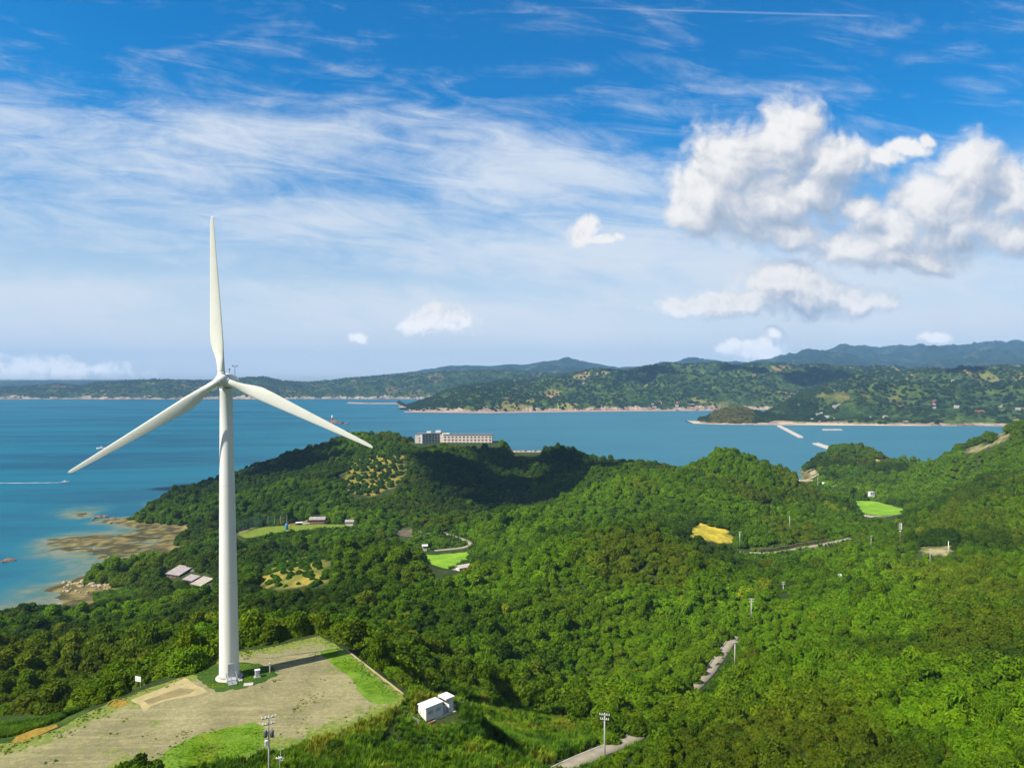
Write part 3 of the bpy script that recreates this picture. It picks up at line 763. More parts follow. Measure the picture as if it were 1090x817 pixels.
hill_range('hills', [(745, 450.5), (760, 451.5), (900, 452), (1060, 453), (1500, 454)],
           [(745, 449.5, 1960), (752, 446, 1960), (760, 440, 1970), (772, 436, 1980), (790, 434, 2000), (802, 438, 2010), (812, 440, 2060), (826, 434, 2300), (850, 420, 2600), (880, 408, 2900), (910, 399, 3200), (935, 395, 3300), (960, 397, 3300),
            (1000, 394, 3300), (1040, 392, 3300), (1090, 391, 3300), (1250, 390, 3300), (1500, 396, 3300)], 0.45, 300, 0.7, 0.25, 560, 84, 0.72, 4.0, 24000)

# ------------------------------------------------------------------ haze: one box of pale air round everything below the clouds
bm = bmesh.new(); box(bm, 0, 6300, -14, 31000, 14000, 14 + 620)
def m_haze():
    m = bpy.data.materials.new('haze'); m.use_nodes = True; t = m.node_tree; t.nodes.clear()
    o = t.nodes.new('ShaderNodeOutputMaterial'); v = t.nodes.new('ShaderNodeVolumePrincipled')
    v.inputs['Color'].default_value = (0.30, 0.59, 1.0, 1); v.inputs['Density'].default_value = 7.2e-5
    v.inputs['Anisotropy'].default_value = 0.0
    t.links.new(v.outputs[0], o.inputs['Volume']); MATS['haze'] = m
m_haze()
tag(obj('haze', bm, 'haze'), kind='stuff')

# ------------------------------------------------------------------ crowns, trunks, tufts (shapes of about one metre radius)
def quads_at(c, nrm, size, r, asp=1.6, fold=0.25):
    """leaf sprays: small bent cards set on points c facing roughly nrm"""
    k = len(c)
    a = r.normal(size=(k, 3)); tng = np.cross(nrm, a); tng /= np.linalg.norm(tng, axis=1)[:, None] + 1e-9
    b = np.cross(nrm, tng)
    s = size * (0.65 + 0.7 * r.random((k, 1)))
    u = tng * s * asp * 0.5; w = b * s * 0.5
    v = np.stack([c - u - w * .5, c + u * 0.2 - w - nrm * s * fold * 0.3, c + u + w * .5 - nrm * s * fold, c - u * 0.2 + w + nrm * s * fold * 0.3], 1)
    return v.reshape(-1, 3)
def sph(k, r):
    z = r.uniform(-1, 1, k); a = r.uniform(0, 2 * np.pi, k); q = np.sqrt(1 - z * z)
    return np.stack([q * np.cos(a), q * np.sin(a), z], 1)
_bmi = bmesh.new(); bmesh.ops.create_icosphere(_bmi, subdivisions=2, radius=1.0)
ICO_V = np.array([v.co[:] for v in _bmi.verts]); ICO_F = np.array([[v.index for v in f.verts] for f in _bmi.faces]); _bmi.free()
def crown_mesh(name, seed, lobes=15, per=250, size=0.112, tall=0.95, spread_=0.64, lobe=(0.26, 0.46), jit=0.55, style='round'):
    r = np.random.default_rng(seed)
    cs = []
    for i in range(lobes):
        a = i * 2.399 + r.uniform(-.4, .4); q = math.sqrt((i + .5) / lobes) * spread_ * r.uniform(.65, 1.25)
        h = tall * (0.92 - 0.75 * (q / spread_) ** 2 * 0.75) * r.uniform(.60, 1.15)
        cs.append((q * math.cos(a), q * math.sin(a), max(h - 0.1, 0.28), r.uniform(*lobe) * (1.1 - .35 * q)))
    cs += [(0.3 * math.cos(a), 0.3 * math.sin(a), 0.34, 0.42) for a in (0.4, 2.5, 4.6)]
    cs += [(0.62 * math.cos(a), 0.62 * math.sin(a), 0.22, 0.30) for a in np.arange(6) * 1.047 + r.uniform(0, 1)]
    cs = np.array(cs)
    vs = []; 
    for i, (x, y, z, R) in enumerate(cs):
        nrm = sph(int(per * (R / 0.36) ** 2), r)
        nrm = nrm[nrm[:, 2] > -0.55]
        rad_ = R * (1 + 0.22 * (r.random((len(nrm), 1)) - 0.35))
        c = np.array([x, y, z]) + nrm * rad_ * np.array([1, 1, 0.85])
        keep = np.ones(len(c), bool)
        for j, (x2, y2, z2, R2) in enumerate(cs):
            if j != i: keep &= ((c - (x2, y2, z2)) ** 2).sum(1) > (R2 * 0.78) ** 2
        c, nrm = c[keep], nrm[keep]
        if style == 'plume':
            nrm = nrm + np.array([0, 0, 0.5]) + r.normal(size=nrm.shape) * 0.5
            nrm /= np.linalg.norm(nrm, axis=1)[:, None]; vs.append(quads_at(c, nrm, size * 0.85, r, 3.2, 0.6))
        else:
            nrm = nrm + np.array([0, 0, 0.25]) + r.normal(size=nrm.shape) * jit
            nrm /= np.linalg.norm(nrm, axis=1)[:, None]; vs.append(quads_at(c, nrm, size, r))
    v = np.concatenate(vs); v[:, 2] = np.maximum(v[:, 2], 0.02)
    f = np.arange(len(v)).reshape(-1, 4)
    tri = np.stack([f[:, [0, 1, 2]], f[:, [0, 2, 3]]], 1).reshape(-1, 3)
    fv = np.repeat(r.random(len(f)), 2)
    # solid filler lobes added inside to keep light from leaking straight through
    iv = []; it = []; o = len(v)
    for x, y, z, R in cs:
        iv.append(ICO_V * R * np.array([.80, .80, .68]) * (1 + .10 * (r.random((len(ICO_V), 1)) - .5)) + np.array([x, y, z])); it.append(ICO_F + o); o += len(ICO_V)
    v = np.concatenate([v] + iv); tri = np.concatenate([tri] + it)
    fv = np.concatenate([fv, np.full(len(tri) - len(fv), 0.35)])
    me = npmesh(name, v, tri); setattr_f(me, 'fv', fv, 'FACE')
    me.materials.append(MATS['leaf'])
    return me
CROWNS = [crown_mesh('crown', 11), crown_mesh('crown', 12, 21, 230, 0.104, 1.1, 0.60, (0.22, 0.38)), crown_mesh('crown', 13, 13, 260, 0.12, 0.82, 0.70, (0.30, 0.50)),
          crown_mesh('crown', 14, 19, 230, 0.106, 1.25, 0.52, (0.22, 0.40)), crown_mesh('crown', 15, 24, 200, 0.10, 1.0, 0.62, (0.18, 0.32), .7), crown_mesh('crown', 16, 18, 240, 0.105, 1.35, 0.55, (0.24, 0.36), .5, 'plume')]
def trunk_mesh(seed):
    r = random.Random(seed); bm = bmesh.new()
    tube(bm, (0, 0, -0.12), (0.02, 0.01, 0.30), 0.075, 0.05, 8); tube(bm, (0.02, 0.01, 0.28), (0.03, -0.02, 0.62), 0.05, 0.022, 8)
    for k in range(4):
        a = k * 1.6 + r.uniform(-.3, .3)
        tube(bm, (0.02, 0.01, 0.22 + .05 * k), (0.42 * math.cos(a), 0.42 * math.sin(a), 0.45 + .07 * k), 0.032, 0.012, 6)
    me = bpy.data.meshes.new('trunk'); bm.to_mesh(me); bm.free(); me.materials.append(MATS['bark']); return me
TRUNK = trunk_mesh(1)
def tuft_mesh(seed, blades=26, lean=0.45, wid=0.05):
    r = np.random.default_rng(seed); v = []; f = []
    for i in range(blades):
        a = r.uniform(0, 6.283); q = r.uniform(0, .32); h = r.uniform(.55, 1.0); l = lean * r.uniform(.3, 1.2) * h
        b = np.array([q * math.cos(a * 1.7), q * math.sin(a * 1.7), 0]); dr = np.array([math.cos(a), math.sin(a), 0]); sd = np.array([-dr[1], dr[0], 0]) * wid
        k = len(v); v += [b - sd, b + sd, b + dr * l * .35 + sd * .8 + [0, 0, h * .65], b + dr * l * .35 - sd * .8 + [0, 0, h * .65], b + dr * l + [0, 0, h]]
        f += [(k, k + 1, k + 2), (k, k + 2, k + 3), (k + 3, k + 2, k + 4)]
    me = npmesh('tuft', v, f); setattr_f(me, 'fv', np.repeat(r.random(blades), 3), 'FACE'); me.materials.append(MATS['leaf']); return me

# ------------------------------------------------------------------ where trees stand
BLOCK = [(PAD_PX, 90), (ORCHARD_A, 290), (ORCHARD_B, 560), (CUT, 400), (SCRUB_R, 420), (BANK_R, 760), (SAND_R, 780), (SCAR_R, 600)]
# pixel polygons that must stay open to the view; anything nearer than the limit that would cover them is left out
CLEAR = [([(450, 592), (470, 583), (500, 583), (502, 602), (488, 608), (476, 616), (463, 619), (459, 612), (458, 602)], 470), ([(248, 568), (275, 560), (330, 557), (384, 557), (380, 563), (345, 566), (300, 573), (262, 578)], 520),
         ([(911, 532), (962, 539), (962, 552), (922, 551)], 640), ([(174, 605), (200, 604), (230, 621), (228, 628), (200, 620), (176, 611)], 430), ([(784, 584), (840, 579), (880, 574), (905, 569), (908, 577), (850, 593), (786, 592)], 440),
         (ORCHARD_A, 400), (ORCHARD_B, 800), (CUT, 520), (SAND_R, 1000), (SCAR_R, 800), 
         ([(598, 820), (640, 798), (682, 783), (684, 790), (650, 806), (618, 822)], 138), ([(748, 742), (756, 722), (764, 700), (770, 682), (788, 680), (784, 700), (774, 716), (768, 722), (758, 734)], 245),
         ([(470, 565), (500, 574), (507, 581), (500, 587), (474, 589), (474, 584), (496, 580), (484, 574)], 500), ([(440, 455), (525, 455), (528, 473), (440, 473)], 900), ([(544, 475), (576, 477), (574, 486), (545, 483)], 900),
         ([(62, 630), (70, 614), (90, 620), (118, 624), (150, 626), (150, 630), (112, 634), (84, 646), (66, 640)], 450), ([(416, 567), (430, 561), (460, 562), (460, 569), (436, 573)], 520), ([(640, 758), (648, 758), (648, 802), (640, 802)], 125),
         ([(868, 513), (906, 518), (904, 525), (868, 520)], 720), ([(922, 518), (934, 518), (934, 528), (922, 528)], 660), ([(432, 738), (492, 738), (492, 774), (432, 774)], 112), ([(278, 762), (298, 762), (298, 817), (278, 817)], 95),
         ([(978, 592), (984, 577), (1014, 575), (1016, 590)], 370), ([(136, 716), (152, 716), (152, 732), (136, 732)], 125), ([(780, 682), (786, 682), (786, 706), (780, 706)], 200), ([(797, 638), (804, 638), (804, 660), (797, 660)], 235), ([(830, 618), (838, 618), (838, 637), (830, 637)], 290)]
GRASSLAND = [(196, 830), (262, 806), (330, 790), (398, 764), (432, 744), (460, 722), (510, 738), (560, 752), (610, 772), (640, 790), (610, 815), (560, 870), (180, 870)]   # tall grass, no trees
LEFTGRASS = [(-60, 752), (20, 744), (70, 738), (98, 752), (62, 776), (20, 792), (-60, 812)]
cand = []
def ring(d0, d1, sp):
    ys = np.arange(d0, d1, sp); 
    for k, y in enumerate(ys):
        w = y * 0.86 + 30
        xs = np.arange(-w, w, sp) + (k % 2) * sp / 2
        cand.append(np.stack([xs + rng.uniform(-.38, .38, len(xs)) * sp, np.full(len(xs), y) + rng.uniform(-.38, .38, len(xs)) * sp, np.full(len(xs), sp)], 1))
ring(70, 150, 2.9); ring(150, 260, 3.4); ring(260, 420, 4.1); ring(420, 640, 5.0); ring(640, 1130, 6.2)
TR = np.concatenate(cand)
x, y, spc = TR.T
z = gz(x, y)
ok = (z > 2.2) & (x > -540) & (x < 890)
x, y, spc, z = x[ok], y[ok], spc[ok], z[ok]
R = spc * rng.uniform(0.55, 0.95, len(x)) * (0.80 + 0.72 * sstep(.3, .7, fbm(x / 30, y / 30, 2))) * np.where(rng.random(len(x)) < .07, rng.uniform(1.25, 1.7, len(x)), 1.0)
R = np.minimum(R, np.where(y < 260, 4.0, 4.9) * rng.uniform(.85, 1.1, len(x)))
tallv = rng.uniform(0.74, 1.38, len(x)) * (0.82 + 0.42 * vnoise(x / 30 + 77, y / 30))
px, py = proj(x, y, z); pxm, pym = proj(x, y, z + R * tallv * .55); pxt, pyt = proj(x, y, z + R * tallv * 1.05); rpx = F * R / y
ok = np.ones(len(x), bool)
# keep off flat sites and roads
for poly, fz, soft in flat_list(): ok &= ~inpoly(x, y, poly) & (polydist(x, y, poly) > 1.2 + R * 0.55)
for l, wd, _m in ROADS:
    dmin = np.min(np.hypot(x[:, None] - l[None, ::2, 0], y[:, None] - l[None, ::2, 1]), 1); ok &= dmin > np.where((y > 134) & (y < 172) & (wd < 3.5), 0.9, wd * 0.5 + 0.4 + R * 0.40)
for poly, lim in CLEAR:
    b = (py, pym, pyt)
    for q in b:
        for off in (-0.6, 0, 0.6): ok &= ~((y < lim) & inpoly(px + off * rpx, q, poly))
gl = inpoly(px, py, GRASSLAND) & (y < 165); ok &= ~(gl & (px < 340)); R = np.where(gl, R * rng.uniform(.28, .5, len(x)), R); ok &= ~gl | ((rng.random(len(x)) < .55) & (np.hypot(x + 11, y - 106) > 9))
ok &= ~(inpoly(px, py, LEFTGRASS) & (y < 135))
for poly, d0, d1, c in OPEN[:8]: ok &= ~(inpoly(px, py, poly) & (y > d0) & (y < d1) & (rng.random(len(x)) < (.7 if poly in (SCRUB_R, BANK_R, VILLAGE) else 1.0)))
x, y, z, R, tallv = x[ok], y[ok], z[ok], R[ok], tallv[ok]
px, py = proj(x, y, z + R * tallv * .6); rpx = F * R / y; rpy = F * R * tallv * 0.62 / y
# ---- colour of each tree: stands of differing kinds, with gully shade painted into dark ones
DARK = np.array([0.026, 0.058, 0.003]); MID = np.array([0.080, 0.166, 0.002]); OLIVE = np.array([0.100, 0.138, 0.004]); LIME = np.array([0.122, 0.245, 0.003]); YEL = np.array([0.21, 0.245, 0.012])
g1 = fbm(x / 75, y / 75, 3); g2 = fbm(x / 60 + 31, y / 60 + 7, 3); g3 = rng.random(len(x))
wD = sstep(.50, .60, g1) * 1.1 + (g3 < .07) * .7; wL = sstep(.52, .62, g2) * 1.2; wO = sstep(.5, .64, fbm(x / 45 + 90, y / 45, 3)) * .9; wY = (g3 > .975) * 0.8
def stand(cx, cy, rx, ry, d0, d1): return np.exp(-((px - cx) / rx) ** 2 - ((py - cy) / ry) ** 2) * (y > d0) * (y < d1)
for a, wt in (((690, 680, 80, 40, 120, 330), 1.3), ((640, 660, 60, 30, 150, 330), .5), ((560, 575, 60, 25, 250, 520), 1.1), ((630, 535, 60, 30, 380, 640), .7), ((960, 525, 60, 20, 400, 800), .9), ((900, 715, 60, 28, 90, 230), 1.2),
              ((985, 760, 60, 30, 90, 160), 1.2), ((1050, 800, 60, 26, 80, 150), 1.0), ((410, 570, 50, 14, 300, 420), 1.0), ((150, 668, 60, 22, 120, 300), .7), ((180, 620, 50, 14, 250, 420), .9), ((940, 640, 40, 25, 150, 300), .8),
              ((840, 545, 25, 16, 350, 600), 1.1), ((200, 565, 40, 20, 400, 600), .6), ((1000, 620, 80, 20, 200, 330), .9), ((780, 500, 80, 18, 450, 700), .5), ((740, 620, 90, 40, 220, 420), .35)): wL = wL + stand(*a) * wt
for a, wt in (((850, 790, 90, 45, 80, 150), 1.5), ((1000, 700, 80, 30, 120, 200), .8), ((620, 650, 70, 30, 200, 330), .7), ((60, 700, 90, 40, 90, 250), .9), ((560, 705, 90, 22, 100, 200), .5), ((700, 590, 80, 30, 260, 420), .6), ((1010, 640, 90, 12, 150, 300), .6)): wO = wO + stand(*a) * wt
for a, wt in (((320, 500, 120, 30, 480, 900), .9), ((560, 500, 90, 30, 560, 900), 1.2), ((470, 530, 80, 25, 480, 800), .8), ((200, 540, 110, 34, 500, 900), 1.5), ((530, 705, 70, 16, 130, 230), .9), ((640, 735, 70, 12, 130, 220), .8), ((470, 660, 60, 25, 150, 260), .6), ((960, 690, 90, 12, 130, 200), .7), ((700, 560, 80, 14, 370, 460), .7), ((870, 495, 20, 18, 700, 1000), 1.1), ((860, 530, 30, 18, 450, 800), .7), ((280, 640, 60, 35, 150, 380), .5), ((100, 725, 90, 18, 100, 140), .6), ((760, 670, 20, 40, 150, 300), .8), ((700, 760, 40, 18, 100, 150), .5)): wD = wD + stand(*a) * wt  # some dark stands put gully and headland shade into the tree colour
for a, wt in (((1000, 612, 80, 9, 200, 330), .8), ((500, 618, 30, 10, 250, 420), .6), ((1020, 635, 60, 9, 180, 300), .6)): wY = wY + stand(*a) * wt
wt = np.stack([wD, np.full(len(x), .62), wO, wL, wY], 1) * (0.75 + rng.random((len(x), 5)) * 0.6)
wn = wt ** 1.8; wn /= wn.sum(1)[:, None]
tint = wn @ np.stack([DARK, MID, OLIVE, LIME, YEL])
tint *= (0.84 + 0.32 * rng.random((len(x), 1))) * (0.8 + 0.4 * fbm(x / 40 + 5, y / 40 + 3, 3))[:, None] * np.array([1, 1, 1]) * (1 + (rng.random((len(x), 3)) - .5) * 0.10)
tone = wt.argmax(1)
kindv = rng.integers(0, 5, len(x)); kindv[(tone == 3) & (rng.random(len(x)) < .45)] = 5
rotz = rng.uniform(0, 6.283, len(x))
scl = np.stack([R * rng.uniform(.78, 1.3, len(x)), R * rng.uniform(.78, 1.3, len(x)), R * tallv], 1)

# ---- which ones show largest from the drone: paint discs near to far
order = np.argsort(y)
claim = np.zeros((410, 546), bool); area = np.zeros(len(x))
def mask_poly(poly):
    yy_, xx_ = np.mgrid[0:410, 0:546]; return inpoly(xx_ * 2, yy_ * 2, poly)
claim |= mask_poly([(229, 400), (250, 400), (258, 725), (230, 725)])
for i in order:
    if y[i] > 420: break
    cx, cy, a, b = px[i] / 2, py[i] / 2, rpx[i] / 2, rpy[i] / 2
    x0, x1, y0, y1 = int(max(cx - a, 0)), int(min(cx + a + 1, 545)), int(max(cy - b, 0)), int(min(cy + b + 1, 409))
    if x1 <= x0 or y1 <= y0: continue
    yy_, xx_ = np.mgrid[y0:y1, x0:x1]
    mk = ((xx_ - cx) / a) ** 2 + ((yy_ - cy) / b) ** 2 < 1
    sub = claim[y0:y1, x0:x1]
    area[i] = (mk & ~sub).sum(); sub |= mk
area[(px < 4) | (px > 1086) | (py > 812)] *= 0.6
NTREE = 290
single = np.zeros(len(x), bool); single[np.argsort(-area)[:NTREE]] = True

LANDMARKS = [('white sign board', 145, 722), ('turbine foot', 243, 722), ('far corner of the clearing', 350, 684), ('white equipment shed', 462, 755),
             ('bottom road pole', 643, 780), ('open road stretch', 772, 700), ('short roadside pole', 783, 690), ('cove roofs', 205, 618),
             ('bottom right corner', 1085, 812), ('bottom edge right of road', 850, 812), ('white panel pole', 959, 590), ('right edge of the slope', 1085, 700),
             ('terraced orchard', 312, 605), ('left edge by the sea', 5, 680), ('thicket beyond the shed', 560, 700), ('middle of right slope', 900, 715)]
TONES = ['dark green', 'mid green', 'olive brown', 'bright lime', 'yellowish green']
ORD = ['nearest', 'second nearest', 'third nearest', 'fourth nearest', 'fifth nearest', 'sixth nearest', 'seventh nearest', 'eighth nearest', 'ninth nearest', 'tenth nearest', 'eleventh nearest', 'twelfth nearest', 'thirteenth nearest', 'fourteenth nearest', 'fifteenth nearest', 'sixteenth nearest', 'seventeenth nearest', 'eighteenth nearest', 'nineteenth nearest', 'twentieth nearest']
idx = np.where(single)[0]
best = {}
lm = np.array([[l[1], l[2]] for l in LANDMARKS], float)
used = {}
dd = np.hypot(px[idx, None] - lm[:, 0], py[idx, None] - lm[:, 1])
for tn in range(5):
    sel = np.where(tone[idx] == tn)[0]
    ranks = dd[sel].argsort(0).argsort(0)               # rank among the trees of this tone, for every landmark
    for q, s_ in enumerate(sel):
        l = ranks[q].argmin(); best[idx[s_]] = (l, ranks[q][l])
protos = {}
for i in idx[np.argsort(y[idx])]:
    l, rk = best[i]
    zone = LANDMARKS[l][0]
    plume = kindv[i] == 5
    kindname = 'feathery tree' if plume else 'broadleaf tree'
    lab = f"{TONES[tone[i]]} {kindname}, {ORD[rk]} in that colour to {zone}" if rk < len(ORD) else f"{TONES[tone[i]]} {kindname} in the woods round {zone}"
    o = thing('broadleaf_tree', lab, 'tree', (float(x[i]), float(y[i]), float(z[i] - 0.15)), float(rotz[i]), 'trees of the near woods')
    o.scale = [float(v) for v in scl[i]]
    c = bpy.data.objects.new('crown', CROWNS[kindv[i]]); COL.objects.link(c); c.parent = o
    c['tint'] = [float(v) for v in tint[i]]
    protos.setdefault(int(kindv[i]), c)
    k = bpy.data.objects.new('trunk', TRUNK); COL.objects.link(k); k.parent = o

def scatter_object(name, P_, rot, sc, tints, kinds, sources, kind='stuff'):
    """many small plants as one object: points that carry an instance each"""
    me = bpy.data.meshes.new(name); me.vertices.add(len(P_)); me.vertices.foreach_set('co', np.asarray(P_, np.float32).ravel())
    setattr_color(me, 'tint', tints); setattr_f(me, 'rot', rot); setattr_i(me, 'kindv', kinds)
    a = me.attributes.new('scl', 'FLOAT_VECTOR', 'POINT'); a.data.foreach_set('vector', np.asarray(sc, np.float32).ravel())
    o = bpy.data.objects.new(name, me); COL.objects.link(o)
    ng = bpy.data.node_groups.new(name, 'GeometryNodeTree')
    ng.interface.new_socket('Geometry', in_out='INPUT', socket_type='NodeSocketGeometry'); ng.interface.new_socket('Geometry', in_out='OUTPUT', socket_type='NodeSocketGeometry')
    gi = ng.nodes.new('NodeGroupInput'); go = ng.nodes.new('NodeGroupOutput'); jn = ng.nodes.new('GeometryNodeJoinGeometry')
    m2p = ng.nodes.new('GeometryNodeMeshToPoints'); ng.links.new(gi.outputs[0], m2p.inputs['Mesh'])
    def na(nm, ty):
        q = ng.nodes.new('GeometryNodeInputNamedAttribute'); q.data_type = ty; q.inputs['Name'].default_value = nm; return q.outputs['Attribute']
    ra = na('rot', 'FLOAT'); ka = na('kindv', 'INT'); sa = na('scl', 'FLOAT_VECTOR')
    cx = ng.nodes.new('ShaderNodeCombineXYZ'); ng.links.new(ra, cx.inputs[2])
    e2r = ng.nodes.new('FunctionNodeEulerToRotation'); ng.links.new(cx.outputs[0], e2r.inputs[0])
    for k, src in sources.items():
        iop = ng.nodes.new('GeometryNodeInstanceOnPoints'); ng.links.new(m2p.outputs[0], iop.inputs['Points'])
        cmp_ = ng.nodes.new('FunctionNodeCompare'); cmp_.data_type = 'INT'; cmp_.operation = 'EQUAL'
        ins = [s_ for s_ in cmp_.inputs if s_.type == 'INT']; ng.links.new(ka, ins[0]); ins[1].default_value = k
        ng.links.new(cmp_.outputs[0], iop.inputs['Selection'])
        oi = ng.nodes.new('GeometryNodeObjectInfo'); oi.inputs['Object'].default_value = src; oi.inputs['As Instance'].default_value = True; oi.transform_space = 'ORIGINAL'
        ng.links.new(oi.outputs['Geometry'], iop.inputs['Instance'])
        ng.links.new(e2r.outputs[0], iop.inputs['Rotation']); ng.links.new(sa, iop.inputs['Scale'])
        ng.links.new(iop.outputs[0], jn.inputs[0])
    ng.links.new(jn.outputs[0], go.inputs[0])
    md = o.modifiers.new('plants', 'NODES'); md.node_group = ng
    return tag(o, kind=kind)
rest = ~single
scatter_object('forest', np.stack([x, y, z - .15], 1)[rest], rotz[rest], scl[rest], tint[rest], kindv[rest], protos)
# woods on the hills across the bay
fp = np.concatenate(FAR_PTS); nf = len(fp)
ft = np.where(fp[:, 3:4] > .52, np.array([[.030, .064, .012]]), np.array([[.048, .088, .015]])) * rng.uniform(.75, 1.25, (nf, 1))
upx, _u = proj(fp[:, 0], fp[:, 1], fp[:, 2]); hl = (upx > 757) & (upx < 802) & (fp[:, 1] < 2050); ft[hl] = np.array([.15, .155, .03]) * rng.uniform(.5, 1.3, (hl.sum(), 1))
fs = rng.uniform(4.5, 8.5, (nf, 1)) * np.array([[1, 1, .8]])
scatter_object('far_forest', fp[:, :3] - [0, 0, 1.0], rng.uniform(0, 6.28, nf), fs, ft, rng.choice(list(protos), nf), protos)
print('trees', len(x), 'far', nf)

# ------------------------------------------------------------------ clearing, fields, roads
def sheet(name, poly, z, mat, step=1.0, jit=0.5, edge=False, kind='structure', jf=0.35):
    """a flat patch with an irregular rim, cut into a fine grid so that it carries its distance to the rim"""
    ring_ = resample([(p[0], p[1], 0) for p in poly] + [(poly[0][0], poly[0][1], 0)], step)[:-1, :2]
    if jit:
        cen = ring_.mean(0)
        nrm = np.roll(ring_, -1, 0) - np.roll(ring_, 1, 0); nrm = np.stack([nrm[:, 1], -nrm[:, 0]], 1); nrm /= np.linalg.norm(nrm, axis=1)[:, None] + 1e-9
        ring_ = ring_ + nrm * ((fbm(ring_[:, 0] * jf, ring_[:, 1] * jf, 4) - .5) * 2 * jit)[:, None]
    bm = bmesh.new()
    vs = [bm.verts.new((p[0], p[1], z)) for p in ring_]
    f = bm.faces.new(vs)
    if f.normal.z < 0: f.normal_flip()
    f.normal_update()
    if f.normal.z < 0: f.normal_flip()
    if edge:
        bmesh.ops.triangulate(bm, faces=bm.faces[:])
        x0, x1 = ring_[:, 0].min(), ring_[:, 0].max(); y0, y1 = ring_[:, 1].min(), ring_[:, 1].max()
        for c in np.arange(x0 + 1.5, x1, 1.5): bmesh.ops.bisect_plane(bm, geom=bm.verts[:] + bm.edges[:] + bm.faces[:], plane_co=(c, 0, 0), plane_no=(1, 0, 0))
        for c in np.arange(y0 + 1.5, y1, 1.5): bmesh.ops.bisect_plane(bm, geom=bm.verts[:] + bm.edges[:] + bm.faces[:], plane_co=(0, c, 0), plane_no=(0, 1, 0))
    else: bmesh.ops.triangulate(bm, faces=bm.faces[:])
    me = bpy.data.meshes.new(name); bm.to_mesh(me); bm.free()
    if edge:
        co = np.empty(len(me.vertices) * 3, np.float32); me.vertices.foreach_get('co', co); co = co.reshape(-1, 3)
        d = polydist(co[:, 0], co[:, 1], ring_); setattr_f(me, 'edge', np.exp(-d / 2.2))
    o = link(name, me, mat); return tag(o, kind=kind)
sheet('ground', PAD, PADZ, 'gravel', 0.8, 0.7, True)
def pad_poly(pix): return [onz(px, py, PADZ) for px, py in pix]
sheet('lawn', pad_poly([(338, 694), (352, 690), (364, 693), (380, 706), (400, 724), (420, 740), (428, 746), (404, 751), (392, 748), (382, 736), (370, 720), (350, 706)]), PADZ + .008, 'lawn', 0.6, 0.7)
sheet('lawn', pad_poly([(150, 822), (172, 802), (205, 784), (240, 774), (268, 770), (281, 776), (282, 792), (272, 802), (240, 812), (214, 817), (206, 830), (150, 836)]), PADZ + .008, 'lawn', 0.6, 0.9)
sheet('lawn', pad_poly([(208, 722), (214, 712), (228, 707), (250, 705), (276, 708), (290, 714), (292, 719), (280, 727), (262, 733), (236, 737), (218, 733)]), PADZ + .012, 'dark_lawn', 0.35, 0.9, False, 'structure', 0.7)
sheet('path', pad_poly([(138, 746), (196, 722), (219, 737), (206, 741), (176, 746), (160, 752), (151, 759), (146, 751)]), PADZ + .006, 'pale_soil', 0.5, 0.35)
sheet('ground', pad_poly([(151, 747), (190, 733), (206, 735), (200, 739), (170, 746), (157, 751)]), PADZ + .010, 'brown_soil', 0.5, 0.3)
sheet('grass', pad_poly([(112, 749), (120, 745), (131, 746), (136, 749), (128, 753), (116, 754)]), PADZ + .010, 'rust_grass', 0.4, 0.4)
sheet('grass', pad_poly([(10, 791), (16, 785), (36, 777), (58, 772), (60, 775), (40, 783), (22, 791)]), PADZ + .010, 'rust_grass', 0.4, 0.4)
sheet('field', RICE_A, 15.06, 'rice', 1.5, 1.6, False, 'structure', .2); sheet('field', SPORT, 20.06, 'field_grass', 1.5, 2.4, False, 'structure', .2); sheet('field', RICE_B, 14.06, 'rice', 1.5, 2.4, False, 'structure', .2)
for l, wd, mt in ROADS:
    tn = np.gradient(l[:, :2], axis=0); tn /= np.linalg.norm(tn, axis=1)[:, None] + 1e-9; nr = np.stack([-tn[:, 1], tn[:, 0]], 1)
    k = len(l); wv_ = (wd / 2 + (fbm(l[:, 0] * .4, l[:, 1] * .4, 3) - .5) * .5)[:, None]
    v = np.concatenate([np.c_[l[:, :2] + nr * wv_ * a, l[:, 2] + b] for a, b in ((-1, .0), (0, .05), (1, .0))] + [np.c_[l[:, :2] + nr * (wv_ + .05) * a, l[:, 2] - .6] for a in (-1, 1)])
    f = []
    for i in range(k - 1):
        for a, b in ((0, 1), (1, 2)): f.append((a * k + i, b * k + i, b * k + i + 1, a * k + i + 1))
        f.append((3 * k + i, i, i + 1, 3 * k + i + 1)); f.append((2 * k + i, 4 * k + i, 4 * k + i + 1, 2 * k + i + 1))
    tag(link('road', npmesh('road', v, f, False), mt), kind='structure')
    # low pale kerb along the downhill side of the near road
l = ROADS[0][0]; tn = np.gradient(l[:, :2], axis=0); tn /= np.linalg.norm(tn, axis=1)[:, None]; nr = np.stack([-tn[:, 1], tn[:, 0]], 1)
k = len(l); prof = [(1.34, -.4), (1.34, .13), (1.52, .13), (1.52, -.4)]
v = np.concatenate([np.c_[l[:, :2] + nr * a, l[:, 2] + b] for a, b in prof]); f = [(a * k + i, (a + 1) * k + i, (a + 1) * k + i + 1, a * k + i + 1) for a in range(3) for i in range(k - 1)]
tag(link('kerb', npmesh('kerb', v, f), 'pale_concrete'), kind='structure')

